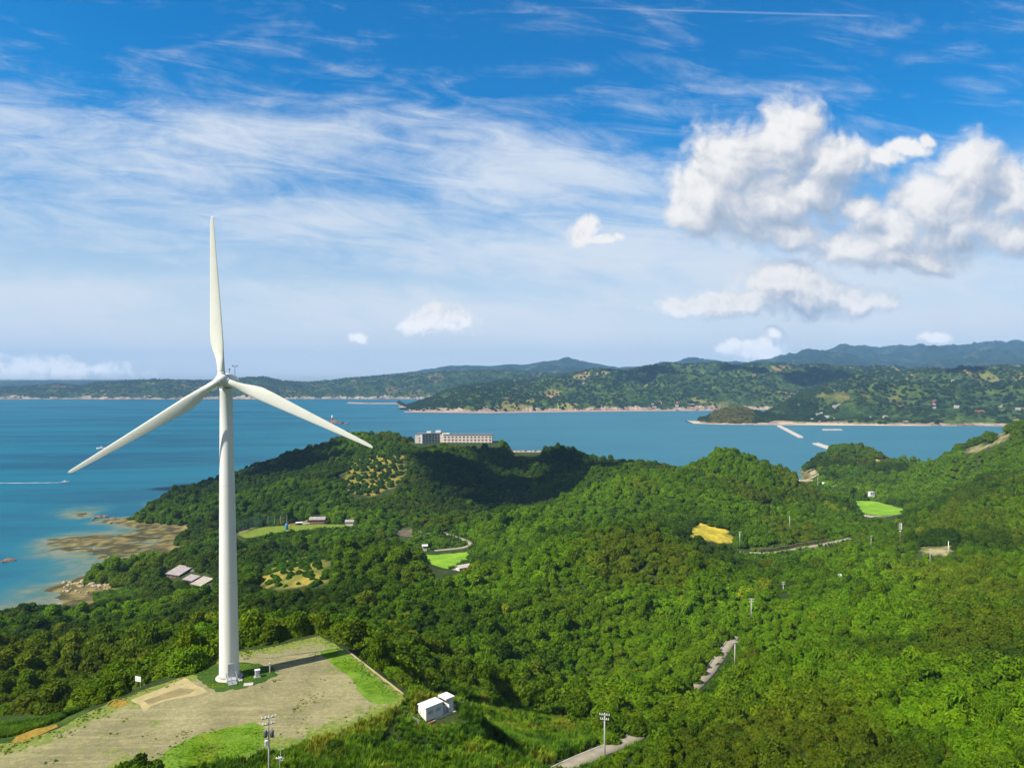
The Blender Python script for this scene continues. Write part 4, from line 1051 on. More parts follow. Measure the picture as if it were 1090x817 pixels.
# ------------------------------------------------------------------ grass: tall stuff below the clearing, tufts along its rim
TUFTS = [tuft_mesh(1), tuft_mesh(2, 30, .7, .045), tuft_mesh(3, 22, .3, .06)]
def grass_scatter(name, polys_px, zlev, n, hmin, hmax, cols, width=0.8, keep=None, lim=(85, 140)):
    allp = []
    for poly in polys_px:
        w = np.array([onz(a, b, zlev)[:2] for a, b in poly])
        q = rng.uniform(w.min(0), w.max(0), (n * 4, 2)); 
        gx_, gy_ = proj(q[:, 0], q[:, 1], gz(q[:, 0], q[:, 1]))
        q = q[inpoly(q[:, 0], q[:, 1], w)][:n]; allp.append(q)
    q = np.concatenate(allp); zq = gz(q[:, 0], q[:, 1])
    if keep is not None: m = keep(q); q, zq = q[m], zq[m]
    h = rng.uniform(hmin, hmax, len(q)) * (0.7 + .6 * vnoise(q[:, 0] / 3, q[:, 1] / 3))
    g = np.clip((fbm(q[:, 0] / 5, q[:, 1] / 5, 3) - .3) * 2.4 + rng.normal(size=len(q)) * .12, 0, .999) * (len(cols) - 1)
    i = g.astype(int); fr = (g - i)[:, None]; cols = np.array(cols); c = cols[i] * (1 - fr) + cols[np.minimum(i + 1, len(cols) - 1)] * fr
    c *= rng.uniform(.75, 1.25, (len(q), 1))
    src = {}
    for k, mesh in enumerate(TUFTS):
        src[k] = None
    return name, np.c_[q, zq - .05], rng.uniform(0, 6.28, len(q)), np.c_[h * width, h * width, h], c, rng.integers(0, len(TUFTS), len(q))
def in_px_pad(q): return inpoly(q[:, 0], q[:, 1], PAD)
def px_patch(poly, d0, d1, n):
    k = n * 12; d = rng.uniform(d0, d1, k); u = rng.uniform(min(p[0] for p in poly), max(p[0] for p in poly), k); X_ = (u - 545) / F * d; z_ = gz(X_, d); a_, b_ = proj(X_, d, z_)
    m_ = inpoly(a_, b_, poly); return np.c_[X_, d, z_][m_][:n]
def tall_job(pp, hmin, hmax, cols, w=.95):
    c0 = np.array(cols); g = np.clip((fbm(pp[:, 0] / 5, pp[:, 1] / 5, 3) - .3) * 2.4 + rng.normal(size=len(pp)) * .14, 0, .999) * (len(c0) - 1); i = g.astype(int); fr = (g - i)[:, None]
    c = (c0[i] * (1 - fr) + c0[np.minimum(i + 1, len(c0) - 1)] * fr) * rng.uniform(.75, 1.25, (len(pp), 1)); h = rng.uniform(hmin, hmax, (len(pp), 1)) * (.7 + .6 * vnoise(pp[:, 0] / 3, pp[:, 1] / 3))[:, None]
    return ('tall_grass', pp - [0, 0, .05], rng.uniform(0, 6.28, len(pp)), np.concatenate([h * w, h * w, h], 1), c, rng.integers(0, 3, len(pp)))
GRASS_COLS = [(.050, .120, .006), (.095, .205, .008), (.14, .255, .012), (.21, .25, .022)]
pg = px_patch(GRASSLAND, 84, 165, 12000); dl_ = np.min(np.hypot(pg[:, 0, None] - ROADS[0][0][None, :, 0], pg[:, 1, None] - ROADS[0][0][None, :, 1]), 1)
pg = pg[~in_px_pad(pg) & (polydist(pg[:, 0], pg[:, 1], PAD) > .4) & (np.hypot(pg[:, 0] + 11.4, pg[:, 1] - 109.0) > 3.4) & ~((np.abs(pg[:, 0] + 12.0) < 6) & (pg[:, 1] > 97) & (pg[:, 1] < 109) & (rng.random(len(pg)) < .93)) & (dl_ > 2.9)]
pv = np.concatenate([px_patch([(700, 775), (740, 735), (760, 700), (772, 672), (796, 668), (800, 692), (780, 722), (752, 752), (720, 785)], 140, 260, 2500), px_patch([(590, 830), (600, 800), (650, 785), (690, 775), (700, 795), (650, 815), (630, 835)], 105, 150, 2500)])
dl_ = np.min(np.hypot(pv[:, 0, None] - ROADS[0][0][None, :, 0], pv[:, 1, None] - ROADS[0][0][None, :, 1]), 1); pv = pv[dl_ > 2.7]
ps = px_patch([(420, 770), (430, 740), (500, 735), (520, 760), (500, 800), (430, 800)], 96, 116, 1500); ps = ps[~in_px_pad(ps) & (np.hypot(ps[:, 0] + 11.4, ps[:, 1] - 109) > 3.2)]
jobs = [tall_job(pg, .8, 1.7, GRASS_COLS), tall_job(ps, .3, .6, GRASS_COLS[:3], 1.5),
        grass_scatter('tall_grass', [LEFTGRASS], 68.0, 3500, 0.6, 1.2, [(.04, .105, .006), (.07, .16, .008), (.10, .19, .010)], 0.95, lambda q: ~in_px_pad(q) & (polydist(q[:, 0], q[:, 1], PAD) > .3)),
        grass_scatter('grass', [PAD_PX], PADZ, 16000, 0.14, 0.34, [(.07, .16, .008), (.12, .24, .012), (.25, .27, .05)], 1.5,
                      lambda q: (polydist(q[:, 0], q[:, 1], PAD) < rng.exponential(.8, len(q))) | ((fbm(q[:, 0] / 4, q[:, 1] / 4, 4) > .66) & (rng.random(len(q)) < .5)) | (inpoly(*proj(q[:, 0], q[:, 1], PADZ), [(300, 760), (340, 760), (345, 790), (310, 796)]) & (rng.random(len(q)) < .05)))]
MORE_LAWN = [[(340, 696), (364, 693), (400, 724), (428, 746), (400, 750), (370, 720)], [(160, 816), (205, 786), (240, 775), (281, 777), (280, 796), (210, 817)], [(210, 722), (228, 707), (276, 708), (290, 716), (262, 732), (220, 733)]]
j = grass_scatter('grass', MORE_LAWN, PADZ, 3800, .08, .22, [(.13, .28, .008), (.20, .36, .012), (.30, .36, .04)], 2.2, lambda q: np.hypot(q[:, 0] + 47.7, q[:, 1] - 119) > 2.6)
a, b = jobs[3], j
jobs[3] = ('grass',) + tuple(np.concatenate([a[k], b[k]]) for k in range(1, 6))
# the reedy rust-yellow patch by the valley road, and the yellow grass on the right slope
jobs.append(tall_job(pv, .5, 1.3, GRASS_COLS[:3]))
rough = np.concatenate([px_patch([(783, 590), (840, 579), (905, 568), (907, 583), (850, 599), (785, 598)], 375, 435, 1600), px_patch([(438, 558), (512, 558), (516, 590), (460, 626), (444, 602)], 385, 490, 2200),
                        px_patch([(248, 580), (300, 566), (388, 560), (388, 570), (300, 582), (255, 585)], 420, 485, 1600), px_patch([(866, 510), (910, 518), (912, 530), (866, 526)], 600, 720, 900), px_patch([(98, 632), (160, 622), (205, 628), (160, 640), (100, 645)], 370, 430, 700)])
kp = np.ones(len(rough), bool)
for poly, fz, soft in flat_list(): kp &= ~inpoly(rough[:, 0], rough[:, 1], poly)
for l, wd, _m in ROADS: kp &= np.min(np.hypot(rough[:, 0, None] - l[None, :, 0], rough[:, 1, None] - l[None, :, 1]), 1) > wd / 2 + .4
jobs.append(tall_job(rough[kp], .8, 2.2, GRASS_COLS[:3], 1.4))
pp = px_patch([(480, 624), (500, 607), (520, 612), (526, 626), (505, 630)], 300, 420, 420)
jobs.append(('tall_grass', pp, rng.uniform(0, 6.28, len(pp)), np.full((len(pp), 3), 1.0) * rng.uniform(1.6, 3.0, (len(pp), 1)), np.array([[.36, .25, .03]]) * rng.uniform(.6, 1.2, (len(pp), 1)), rng.integers(0, 3, len(pp))))
grass_src = {}
for job in jobs:
    nm, P_, rt, sc_, cl, kd = job
    if not grass_src:
        # the first clumps of each shape are objects of their own; the rest are spread as one mass each
        for k in range(3):
            i = np.where(kd == k)[0][0]
            tag_o = link('grass_clump', TUFTS[k]); tag_o.location = P_[i]; tag_o.scale = sc_[i]; tag_o['tint'] = [float(v) for v in cl[i]]; tag(tag_o, kind='stuff'); grass_src[k] = tag_o
    scatter_object(nm, P_, rt, sc_, cl, kd, grass_src)

# ------------------------------------------------------------------ wind turbine
TX, TY = onz(243, 721.5, PADZ)[:2]
tb = thing('wind_turbine', 'white three bladed wind turbine standing on the gravel clearing', 'wind turbine', (TX, TY, PADZ))
top = 48.6; lean = -0.37
bm = bmesh.new()
prof = [(1.62, 0.25), (1.62, .6), (1.56, 3), (1.50, 10), (1.41, 18), (1.31, 26), (1.20, 34), (1.09, 42), (1.01, top - .4), (1.03, top - .35), (1.03, top)]
lathe(bm, prof, 48)
for v in bm.verts: v.co.x += lean * v.co.z / top
tower = obj('tower', bm, 'tower_paint', tb, True)
for zf in ():
    bm = bmesh.new(); r = np.interp(zf, [p[1] for p in prof], [p[0] for p in prof]); lathe(bm, [(r + .012, zf - .06), (r + .03, zf - .05), (r + .03, zf + .05), (r + .012, zf + .06)], 48, (lean * zf / top, 0, 0)); obj('flange', bm, 'white_paint', tower, True)
bm = bmesh.new(); box(bm, 0, 0, 0, .95, .10, 2.1, 0, .03); da = -1.05
for v in bm.verts: v.co = Matrix.Rotation(da + math.pi / 2, 3, 'Z') @ v.co + Vector((math.cos(da) * 1.60, math.sin(da) * 1.60, .75))
door = obj('door', bm, 'grey_paint', tower)
bm = bmesh.new(); box(bm, .3, -.08, 1.0, .12, .06, .05)
for v in bm.verts: v.co = Matrix.Rotation(da + math.pi / 2, 3, 'Z') @ v.co + Vector((math.cos(da) * 1.60, math.sin(da) * 1.60, .75))
obj('handle', bm, 'dark_grey', door)
bm = bmesh.new(); box(bm, 0, 0, 0, 1.5, 1.5, .55)
for k in range(3): box(bm, 0, -1.0 - .3 * k, 0, 1.3, .3, .45 - .14 * k)
for s in (-.7, .7):
    for yv in (-1.7, -.7, .6): tube(bm, (s, yv, .2), (s, yv, 1.55), .03, .03, 6)
    tube(bm, (s, -1.7, 1.0), (s, -.7, 1.5), .03, .03, 6); tube(bm, (s, -.7, 1.5), (s, .6, 1.55), .03, .03, 6)
for v in bm.verts: v.co = Matrix.Rotation(da + math.pi / 2, 3, 'Z') @ v.co + Vector((math.cos(da) * 2.1, math.sin(da) * 2.1, .06)); v.co.z = v.co.z * .9
obj('entrance_steps', bm, 'galvanised', tb)
bm = bmesh.new(); lathe(bm, [(2.2, -.3), (2.2, .08), (2.14, .14), (1.85, .16), (1.8, .26)], 40); obj('foundation', bm, 'pale_concrete', tb)
# nacelle: rotor axis looks towards the drone and slightly to its left
ax = Vector((0.16, -0.985, 0.07)).normalized()
hubc = Vector((lean - .0, 0, top + 1.35)) + ax * 3.0
bm = bmesh.new()
ns = []
xv = ax.cross(Vector((0, 0, 1))).normalized(); zv = xv.cross(ax).normalized()
secs = [(2.0, .90, .95), (1.7, 1.08, 1.12), (0, 1.18, 1.22), (-3.5, 1.14, 1.18), (-5.6, .98, 1.0), (-6.1, .75, .75)]
nc = Vector((lean, 0, top + 1.35))
for d_, w_, h_ in secs:
    ring_ = []
    for i in range(24):
        a = 2 * math.pi * i / 24; ca, sa_ = math.cos(a), math.sin(a); e = .55
        ring_.append(bm.verts.new(nc + ax * d_ + xv * (w_ * math.copysign(abs(ca) ** e, ca)) + zv * (h_ * math.copysign(abs(sa_) ** e, sa_))))
    ns.append(ring_)
for a, b in zip(ns[:-1], ns[1:]):
    for i in range(24): bm.faces.new((a[i], b[i], b[(i + 1) % 24], a[(i + 1) % 24]))
bm.faces.new(ns[0]); bm.faces.new(ns[-1][::-1])
bmesh.ops.recalc_face_normals(bm, faces=bm.faces[:])
nac = obj('nacelle', bm, 'white_paint', tb, True)
bm = bmesh.new()
mb = nc - ax * 4.6 + zv * 1.2
tube(bm, mb - xv * .4, mb - xv * .4 + zv * 1.7, .05, .035, 8); tube(bm, mb + xv * .5, mb + xv * .5 + zv * 1.0, .05, .035, 8)
tube(bm, mb - xv * .75 + zv * 1.55, mb - xv * .05 + zv * 1.55, .04, .04, 6)
for o_ in (-.75, -.05): bmesh.ops.create_icosphere(bm, subdivisions=1, radius=.13, matrix=Matrix.Translation(mb + xv * o_ + zv * 1.7))
bmesh.ops.create_icosphere(bm, subdivisions=1, radius=.17, matrix=Matrix.Translation(mb + xv * .5 + zv * 1.05))
obj('wind_sensor', bm, 'dark_grey', nac)
bm = bmesh.new(); lathe(bm, [(.85, -1.15), (.98, -.9), (1.0, -.1), (.93, .38), (.72, .78), (.38, 1.02), (.05, 1.1)], 32, hubc, ax)
obj('hub', bm, 'white_paint', tb, True)
def blade(ang, L):
    """one blade: round root, widest a fifth of the way out, thin twisted tip; trailing edge counter-clockwise as seen"""
    right = -xv if xv.x < 0 else xv                # to the drone's right
    rdir = right * math.cos(ang) + zv * math.sin(ang); td = right * -math.sin(ang) + zv * math.cos(ang); fd = ax
    bm = bmesh.new(); rings = []
    st = [(0.5, 1.15, 1.0, 0.5, 14), (1.5, 1.15, 1.0, .5, 14), (2.4, 1.2, .90, .47, 14), (3.6, 1.48, .56, .40, 13), (5.0, 1.92, .33, .32, 11.5), (6.3, 2.20, .25, .29, 10), (8.0, 2.12, .22, .28, 8), (11, 1.85, .20, .28, 6), (15, 1.50, .185, .28, 4), (19, 1.18, .175, .28, 2.6), (23, .86, .17, .28, 1.5), (25.4, .66, .16, .29, .9), (26.5, .50, .15, .32, .6), (26.9, .30, .15, .36, .5), (27.02, .10, .15, .4, .4)]
    nseg = 22
    for r_, c_, th, piv, tw in st:
        r_ = r_ * L / 27.0; tw = rad(tw + 3); ring_ = []
        for i in range(nseg):
            a = 2 * math.pi * i / nseg
            u = (1 - math.cos(a)) / 2                       # 0 leading edge .. 1 trailing edge
            tk = th * c_ * .5
            if th > .8: hgt = math.sin(a) * tk
            else: hgt = math.copysign(1, math.sin(a)) * tk * 2.6 * (0.62 * math.sqrt(max(u, 0)) - .26 * u - .36 * u * u) if abs(math.sin(a)) > 1e-6 else 0
            cx_ = (u - piv) * c_
            off = fd * (.0013 * r_ * r_ * 0.6)
            ring_.append(bm.verts.new(hubc + rdir * r_ + off + (td * math.cos(tw) - fd * math.sin(tw)) * cx_ + (fd * math.cos(tw) + td * math.sin(tw)) * hgt))
        rings.append(ring_)
    for a, b in zip(rings[:-1], rings[1:]):
        for i in range(nseg): bm.faces.new((a[i], a[(i + 1) % nseg], b[(i + 1) % nseg], b[i]))
    bm.faces.new(rings[0][::-1]); bm.faces.new(rings[-1])
    bmesh.ops.recalc_face_normals(bm, faces=bm.faces[:])
    o = obj('blade', bm, 'blade_paint', tb, True)
    bm = bmesh.new(); lathe(bm, [(.60, .75), (.64, .8), (.64, 1.1), (.58, 1.15)], 28, hubc, rdir); obj('root_collar', bm, 'white_paint', o, True)
BL = 26.9
for ang in (93.6, 213.0, 334.6): blade(rad(ang), BL)

# ------------------------------------------------------------------ small things on and round the clearing
def cabinet(px, py, w, d, h, label, rz):
    x_, y_, z_ = onz(px, py, PADZ); o = thing('control_cabinet', label, 'cabinet', (x_, y_, PADZ), rz)
    bm = bmesh.new(); box(bm, 0, 0, -.1, w + .3, d + .3, .28); obj('plinth', bm, 'pale_concrete', o)
    bm = bmesh.new(); box(bm, 0, 0, .18, w, d, h, 0, .03); b = obj('cabinet_body', bm, 'grey_paint', o)
    bm = bmesh.new(); box(bm, 0, 0, .18 + h, w + .16, d + .16, .07, 0, .02); obj('cap', bm, 'white_paint', o)
    bm = bmesh.new(); box(bm, 0, -d / 2 - .015, .3, w * .84, .03, h * .85); dd_ = obj('door', bm, 'white_paint', o)
    bm = bmesh.new(); box(bm, w * .3, -d / 2 - .05, .3 + h * .4, .05, .05, .2); obj('handle', bm, 'dark_grey', dd_)
cabinet(273, 721.5, .72, .55, 1.05, 'small grey control cabinet with white cap on the grass near turbine', .5)
x_, y_, z_ = onz(286.5, 716.5, PADZ)
o = thing('marker_post', 'slim pale green post at the right end of the turbine grass', 'post', (x_, y_, PADZ))
bm = bmesh.new(); tube(bm, (0, 0, -.2), (0, 0, 1.5), .12, .11, 10); obj('post_shaft', bm, 'pale_concrete', o)
bm = bmesh.new(); lathe(bm, [(.11, 1.5), (.18, 1.52), (.18, 1.66), (.06, 1.74)], 12); obj('cap', bm, 'galvanised', o)
for px_, py_, rz, w, d, lb in ((263.5, 729.5, .25, 1.5, 1.0, 'flat concrete slab lying in the grass in front of the grey cabinet'), (253.5, 725.5, .35, 1.1, .7, 'small concrete slab between the turbine foot and cabinet')):
    x_, y_, _z = onz(px_, py_, PADZ); bm = bmesh.new(); box(bm, 0, 0, -.1, w, d, .24, 0, .03); o = obj('concrete_slab', bm, 'pale_concrete'); o.location = (x_, y_, PADZ); o.rotation_euler.z = rz; tag(o, lb, 'slab')
x_, y_, _z = onz(145.5, 731, PADZ)
o = thing('sign_board', 'blank white sign board on two posts where clearing meets trees', 'sign', (x_, y_, PADZ), -.35)
bm = bmesh.new(); box(bm, 0, 0, .75, 1.25, .05, .85, 0, .01); obj('panel', bm, 'white_paint', o)
for s in (-.5, .5): bm = bmesh.new(); tube(bm, (s, .06, -.3), (s, .06, 1.6), .035, .035, 8); obj('post', bm, 'galvanised', o)
bm = bmesh.new(); box(bm, 0, 0, -.5, .30, 9.5, .54); o = obj('retaining_kerb', bm, 'pale_soil'); a_ = Vector(onz(366, 692, PADZ)); b_ = Vector(onz(434, 745, PADZ)); mid = (a_ + b_) / 2
o.location = (mid.x + .3, mid.y, PADZ); v_ = b_ - a_; o.rotation_euler.z = math.atan2(v_.y, v_.x) - math.pi / 2; o.scale.y = v_.length / 9.5; tag(o, 'long pale concrete edging strip along the right rim of clearing', 'edging')

# white equipment shed
sx0, sy0, sz0 = -13.0, 107.0, float(gz(-13.0, 107.0)); 
sz0 = CAMZ - (770 - HZ) / F * 107.0 - 0.10; sz0 = SHEDZ
sh = thing('equipment_shed', 'small white flat roofed equipment shed standing in the tall grass', 'shed', (sx0, sy0, sz0), rad(44))
L1 = 3.3
bm = bmesh.new(); box(bm, 2.7, 1.0, -.8, 6.3, 2.7, 1.0, 0, .04); obj('base_slab', bm, 'pale_concrete', sh)
bm = bmesh.new(); box(bm, L1 / 2, 1.0, .2, L1, 2.0, 2.05, 0, .03); mainb = obj('main_room', bm, 'white_paint', sh)
bm = bmesh.new(); box(bm, 4.95, 1.0, .2, .9, 1.9, 2.05, 0, .03); obj('end_room', bm, 'white_paint', sh)
bm = bmesh.new(); box(bm, 3.9, 1.75, .2, 1.2, .12, 2.05); obj('back_wall', bm, 'grey_paint', sh)
bm = bmesh.new(); box(bm, L1 / 2 - .05, 1.0, 2.25, L1 + .16, 2.12, .12, 0, .02); obj('roof', bm, 'white_paint', sh)
bm = bmesh.new(); box(bm, 4.72, 1.0, 2.25, 1.75, 2.05, .24, 0, .02); obj('roof', bm, 'white_paint', sh)
bm = bmesh.new(); box(bm, 3.9, .55, .2, .75, .55, 1.1, 0, .03); box(bm, 3.9, .25, .5, .5, .06, .5); obj('switch_box', bm, 'grey_paint', sh)
bm = bmesh.new(); box(bm, 4.0, 1.0, .2, .35, .5, 1.45, 0, .02); obj('meter_cabinet', bm, 'brown_wall', sh)
bm = bmesh.new(); box(bm, -.02, 1.0, .3, .04, .9, 1.75); dd_ = obj('door', bm, 'white_paint', sh)
bm = bmesh.new(); box(bm, -.07, 1.35, 1.1, .06, .06, .16); obj('handle', bm, 'dark_grey', dd_)
for k in range(2): bm = bmesh.new(); box(bm, .85 + 1.5 * k, -.015, 1.2, .9, .04, .5); [box(bm, .85 + 1.5 * k, -.04, 1.22 + .1 * q, .85, .03, .05) for q in range(5)]; obj('louvre', bm, 'grey_paint', mainb)
bm = bmesh.new(); box(bm, .5, -.5, -.2, 1.1, .35, .45, 0, .03); obj('rusty_step', bm, 'rust', sh)
def fence_panel(p0, p1, h, label):
    p0 = Vector(p0); p1 = Vector(p1); v_ = p1 - p0; o = thing('wire_fence', label, 'fence', p0, math.atan2(v_.y, v_.x)); Lf = math.hypot(v_.x, v_.y)
    n_ = max(2, int(Lf / 1.1) + 1)
    for k in range(n_): bm = bmesh.new(); tube(bm, (Lf * k / (n_ - 1), 0, -.6), (Lf * k / (n_ - 1), 0, h), .035, .035, 6); obj('post', bm, 'galvanised', o)
    bm = bmesh.new()
    for k in range(7): tube(bm, (0, 0, h * (.12 + .14 * k)), (Lf, 0, h * (.12 + .14 * k)), .014, .014, 4)
    for k in range(int(Lf / .18)): tube(bm, (.18 * k, 0, .1), (.18 * k, 0, h * .97), .010, .010, 4)
    obj('mesh_panel', bm, 'galvanised', o)
ca, sa = math.cos(rad(44)), math.sin(rad(44))
def shp(u, v): return (sx0 + u * ca - v * sa, sy0 + u * sa + v * ca, sz0)
fence_panel(shp(-1.6, -.3), shp(-1.6, 2.2), 1.3, 'short wire fence panel at the left end of white shed')
fence_panel(shp(-1.6, 2.2), shp(.0, 2.2), 1.3, 'low wire fence running behind the left end of white shed')
fence_panel(shp(5.6, .1), shp(7.4, .1), 1.1, 'low wire fence at the right end of the white shed')

# ------------------------------------------------------------------ poles
def pole(px, py_top, d, h, label, arms=2, transformer=False, name='utility_pole', lamp=False, rz=0.3, r=.15, wood='concrete'):
    x_, y_, zt = at(px, py_top, d); zb = zt - h
    o = thing(name, label, 'pole', (x_, y_, zb), rz)
    bm = bmesh.new(); tube(bm, (0, 0, -1.0), (0, 0, h), r * 1.15, r * .75, 12); obj('shaft', bm, wood, o, True)
    for k in range(arms):
        zz_ = h - .35 - .8 * k; bm = bmesh.new(); box(bm, 0, -.14, zz_, 1.8 - .3 * k, .09, .1); cr = obj('crossarm', bm, 'galvanised', o)
        for s in (-.8, -.4, .4, .8): bm = bmesh.new(); lathe(bm, [(.05, 0), (.08, .05), (.05, .1), (.08, .15), (.05, .24)], 8, (s * (1 - .15 * k), -.14, zz_ + .1)); obj('insulator', bm, 'white_paint', cr)
    if transformer:
        for s, zq in ((-.42, h - 2.6), (.36, h - 2.75)):
            bm = bmesh.new(); lathe(bm, [(.20, 0), (.23, .06), (.23, .72), (.20, .80), (.08, .86)], 16, (s, -.12, zq)); tf = obj('transformer', bm, 'dark_grey', o, True)
            bm = bmesh.new(); tube(bm, (s, -.12, zq + .84), (s, -.12, zq + 1.15), .05, .04, 8); obj('bushing', bm, 'white_paint', tf)
        bm = bmesh.new(); box(bm, -.3, -.22, h - 3.6, .42, .3, .62, 0, .03); obj('switch_box', bm, 'white_paint', o)
        bm = bmesh.new(); lathe(bm, [(.2, h - 7.4), (.24, h - 7.35), (.24, h - 6.9), (.2, h - 6.85)], 14); obj('collar', bm, 'white_paint', o)
    return o
pole(285, 762, 88, 10.5, 'utility pole with two dark transformers at the bottom edge of clearing', 2, True, rz=.5, r=.11)
x_, y_, zt = at(296.5, 806, 86)
o = thing('antenna_mast', 'white spiky antenna head beside the utility pole at bottom edge', 'antenna', (x_, y_, zt - 5.5))
bm = bmesh.new(); tube(bm, (0, 0, -.5), (0, 0, 5.4), .07, .05, 8); obj('shaft', bm, 'galvanised', o)
bm = bmesh.new()
for k in range(9):
    a = k * .7; tube(bm, (0, 0, 4.9 + .05 * k), (.55 * math.cos(a), .55 * math.sin(a), 5.05 + .06 * k), .04, .03, 6)
tube(bm, (.1, 0, 5.2), (.1, 0, 6.2), .03, .02, 6); obj('antenna_head', bm, 'white_paint', o)
pole(644, 759.5, 121, 9.5, 'grey utility pole with crossarm on the bottom road edge', 2, rz=-.2)
pole(783, 683, 196, 7.5, 'short pale pole beside the shaded stretch of narrow road', 1, rz=.2, r=.18)
pole(800.5, 637, 240, 7.5, 'pale utility pole with wide crossarm above the narrow road', 2, rz=-.1, r=.2)
pole(834.5, 619.5, 300, 7.5, 'small crossarmed pole in the trees right of road, farthest up', 2, rz=.25, r=.2)
pole(788, 566, 412, 9, 'thin pole at the left end of the mid valley road', 1, r=.2, wood='galvanised')
pole(841, 549, 445, 8, 'pale pole on the scrubby bank above the valley road', 0, r=.25)
pole(928, 570, 360, 6, 'slim lamp pole in the trees left of white panel pole', 1, r=.15)
pole(506, 576, 452, 8, 'wooden pole standing at the valley road bend', 1, r=.22, wood='brown_wall')
pole(461.5, 563, 480, 9, 'thin grey pole above the brown bank in valley', 1, r=.2, wood='galvanised')
pole(1003.0 - 12, 584, 318, 7, 'pale crossarmed pole left of the tan clearing on right slope', 1, r=.17)
pole(1010.5, 576, 340, 6.5, 'white slim pole right of the tan clearing on right slope', 0, r=.18, wood='white_paint')
pole(871, 508, 700, 11, 'thin pole in front of the shore houses', 1, r=.25)
pole(164.5, 603, 415, 10, 'grey pole beside the promontory trees in the cove', 2, r=.2, wood='galvanised')
pole(167.5, 606, 405, 8, 'shorter grey pole right of the cove pole', 1, r=.2, wood='galvanised')
x_, y_, zt = at(959, 556, 300); hp = 14.5
o = thing('panel_pole', 'tall dark pole carrying an upright white panel above right woods', 'pole', (x_, y_, zt - hp))
bm = bmesh.new(); tube(bm, (0, 0, -1), (0, 0, hp - .2), .22, .14, 10); obj('shaft', bm, 'brown_wall', o, True)
for s in (-.38, .38): bm = bmesh.new(); box(bm, s, -.16, hp - 3.0, .5, .22, 2.7, 0, .04); obj('panel', bm, 'white_paint' if s > 0 else 'galvanised', o)
bm = bmesh.new(); box(bm, 0, -.1, hp - 3.9, .5, .4, .5, 0, .04); obj('switch_box', bm, 'white_paint', o)

# ------------------------------------------------------------------ houses
def house(px, py, z, w, d, h, rz, label, roof='roof_tile', wall='cream_wall', name='house', style='gable', group=None, cat='house', detail=True, dist=None):
    x_, y_, z_ = onz(px, py, z) if dist is None else at(px, py, dist)
    o = thing(name, label, cat, (x_, y_, z_), rz, group)
    bm = bmesh.new(); box(bm, 0, 0, -2.0, w, d, h + 2.0); wl_ = obj('wall', bm, wall, o)
    bm = bmesh.new(); e = .5; rh = d * .28
    if style == 'gable':
        v = [(-w / 2 - e, -d / 2 - e, h - .1), (w / 2 + e, -d / 2 - e, h - .1), (w / 2 + e, 0, h + rh), (-w / 2 - e, 0, h + rh), (w / 2 + e, d / 2 + e, h - .1), (-w / 2 - e, d / 2 + e, h - .1)]
        tv = [bm.verts.new(q) for q in v]; bv = [bm.verts.new((q[0], q[1], q[2] - .25)) for q in v]
        for a in ((0, 1, 2, 3), (3, 2, 4, 5)): bm.faces.new([tv[i] for i in a]); bm.faces.new([bv[i] for i in a[::-1]])
        for a in ((0, 1), (1, 2), (2, 4), (4, 5), (5, 3), (3, 0)): bm.faces.new((tv[a[1]], tv[a[0]], bv[a[0]], bv[a[1]]))
        # gable ends
        for s in (-w / 2, w / 2): bm.faces.new([bm.verts.new((s, -d / 2, h - .3)), bm.verts.new((s, d / 2, h - .3)), bm.verts.new((s, 0, h + rh - .27))])
    elif style == 'shed':
        v = [(-w / 2 - e, -d / 2 - e, h - .1), (w / 2 + e, -d / 2 - e, h - .1), (w / 2 + e, d / 2 + e, h + rh), (-w / 2 - e, d / 2 + e, h + rh)]
        tv = [bm.verts.new(q) for q in v]; bv = [bm.verts.new((q[0], q[1], q[2] - .3)) for q in v]
        bm.faces.new(tv); bm.faces.new(bv[::-1])
        for a in range(4): bm.faces.new((tv[(a + 1) % 4], tv[a], bv[a], bv[(a + 1) % 4]))
    else: box(bm, 0, 0, h, w + .3, d + .3, .35)
    bmesh.ops.recalc_face_normals(bm, faces=bm.faces[:])
    obj('roof', bm, roof, o)
    if detail:
        nw = max(2, int(w / 3))
        for k in range(nw):
            bm = bmesh.new(); box(bm, -w / 2 + w * (k + .5) / nw, -d / 2 - .01, h * .42, min(1.4, w / nw * .6), .06, h * .32); obj('window', bm, 'window_glass', wl_)
        bm = bmesh.new(); box(bm, w / 2 + .01, 0, 0, .06, 1.2, 2.0); obj('door', bm, 'brown_wall', wl_)
    return o
house(190, 614, 9, 9.5, 8.5, 2.6, rad(-24), 'cove boathouse with the large pale tin roof, left and largest', 'roof_tin', 'brown_wall', 'boathouse', 'shed', 'cove buildings', 'boathouse')
house(203, 621, 9, 7.0, 4.5, 2.6, rad(-28), 'low tin roofed shed wedged between the two bigger cove roofs', 'roof_tin', 'brown_wall', 'shed', 'shed', 'cove buildings', 'shed')
house(214.5, 626, 9, 7.5, 7.0, 2.8, rad(-30), 'cove shed with the pale cream roof, rightmost of the cluster', 'roof_pale', 'brown_wall', 'shed', 'shed', 'cove buildings', 'shed')
house(208, 613, 9, 8, 5, 3.2, rad(-24), 'dark roofed hut behind the tin roofed cove sheds', 'dark_grey', 'brown_wall', 'hut', 'gable', 'cove buildings', 'hut')
house(892, 522.5, 9, 11, 7, 2.6, rad(-15), 'grey tiled farmhouse near the sandy path on the right shore', 'roof_tile', 'cream_wall', 'house', 'gable', 'right shore houses')
house(879, 518, 8, 6, 5, 3.2, rad(-10), 'small white shed left of the grey tiled shore farmhouse', 'white_paint', 'cream_wall', 'shed', 'gable', 'right shore houses', 'shed')
house(928, 526.5, 13, 4.4, 3.4, 2.4, rad(12), 'white two storey hut behind the bright right rice field', 'white_paint', 'white_paint', 'house', 'flat', 'right shore houses')
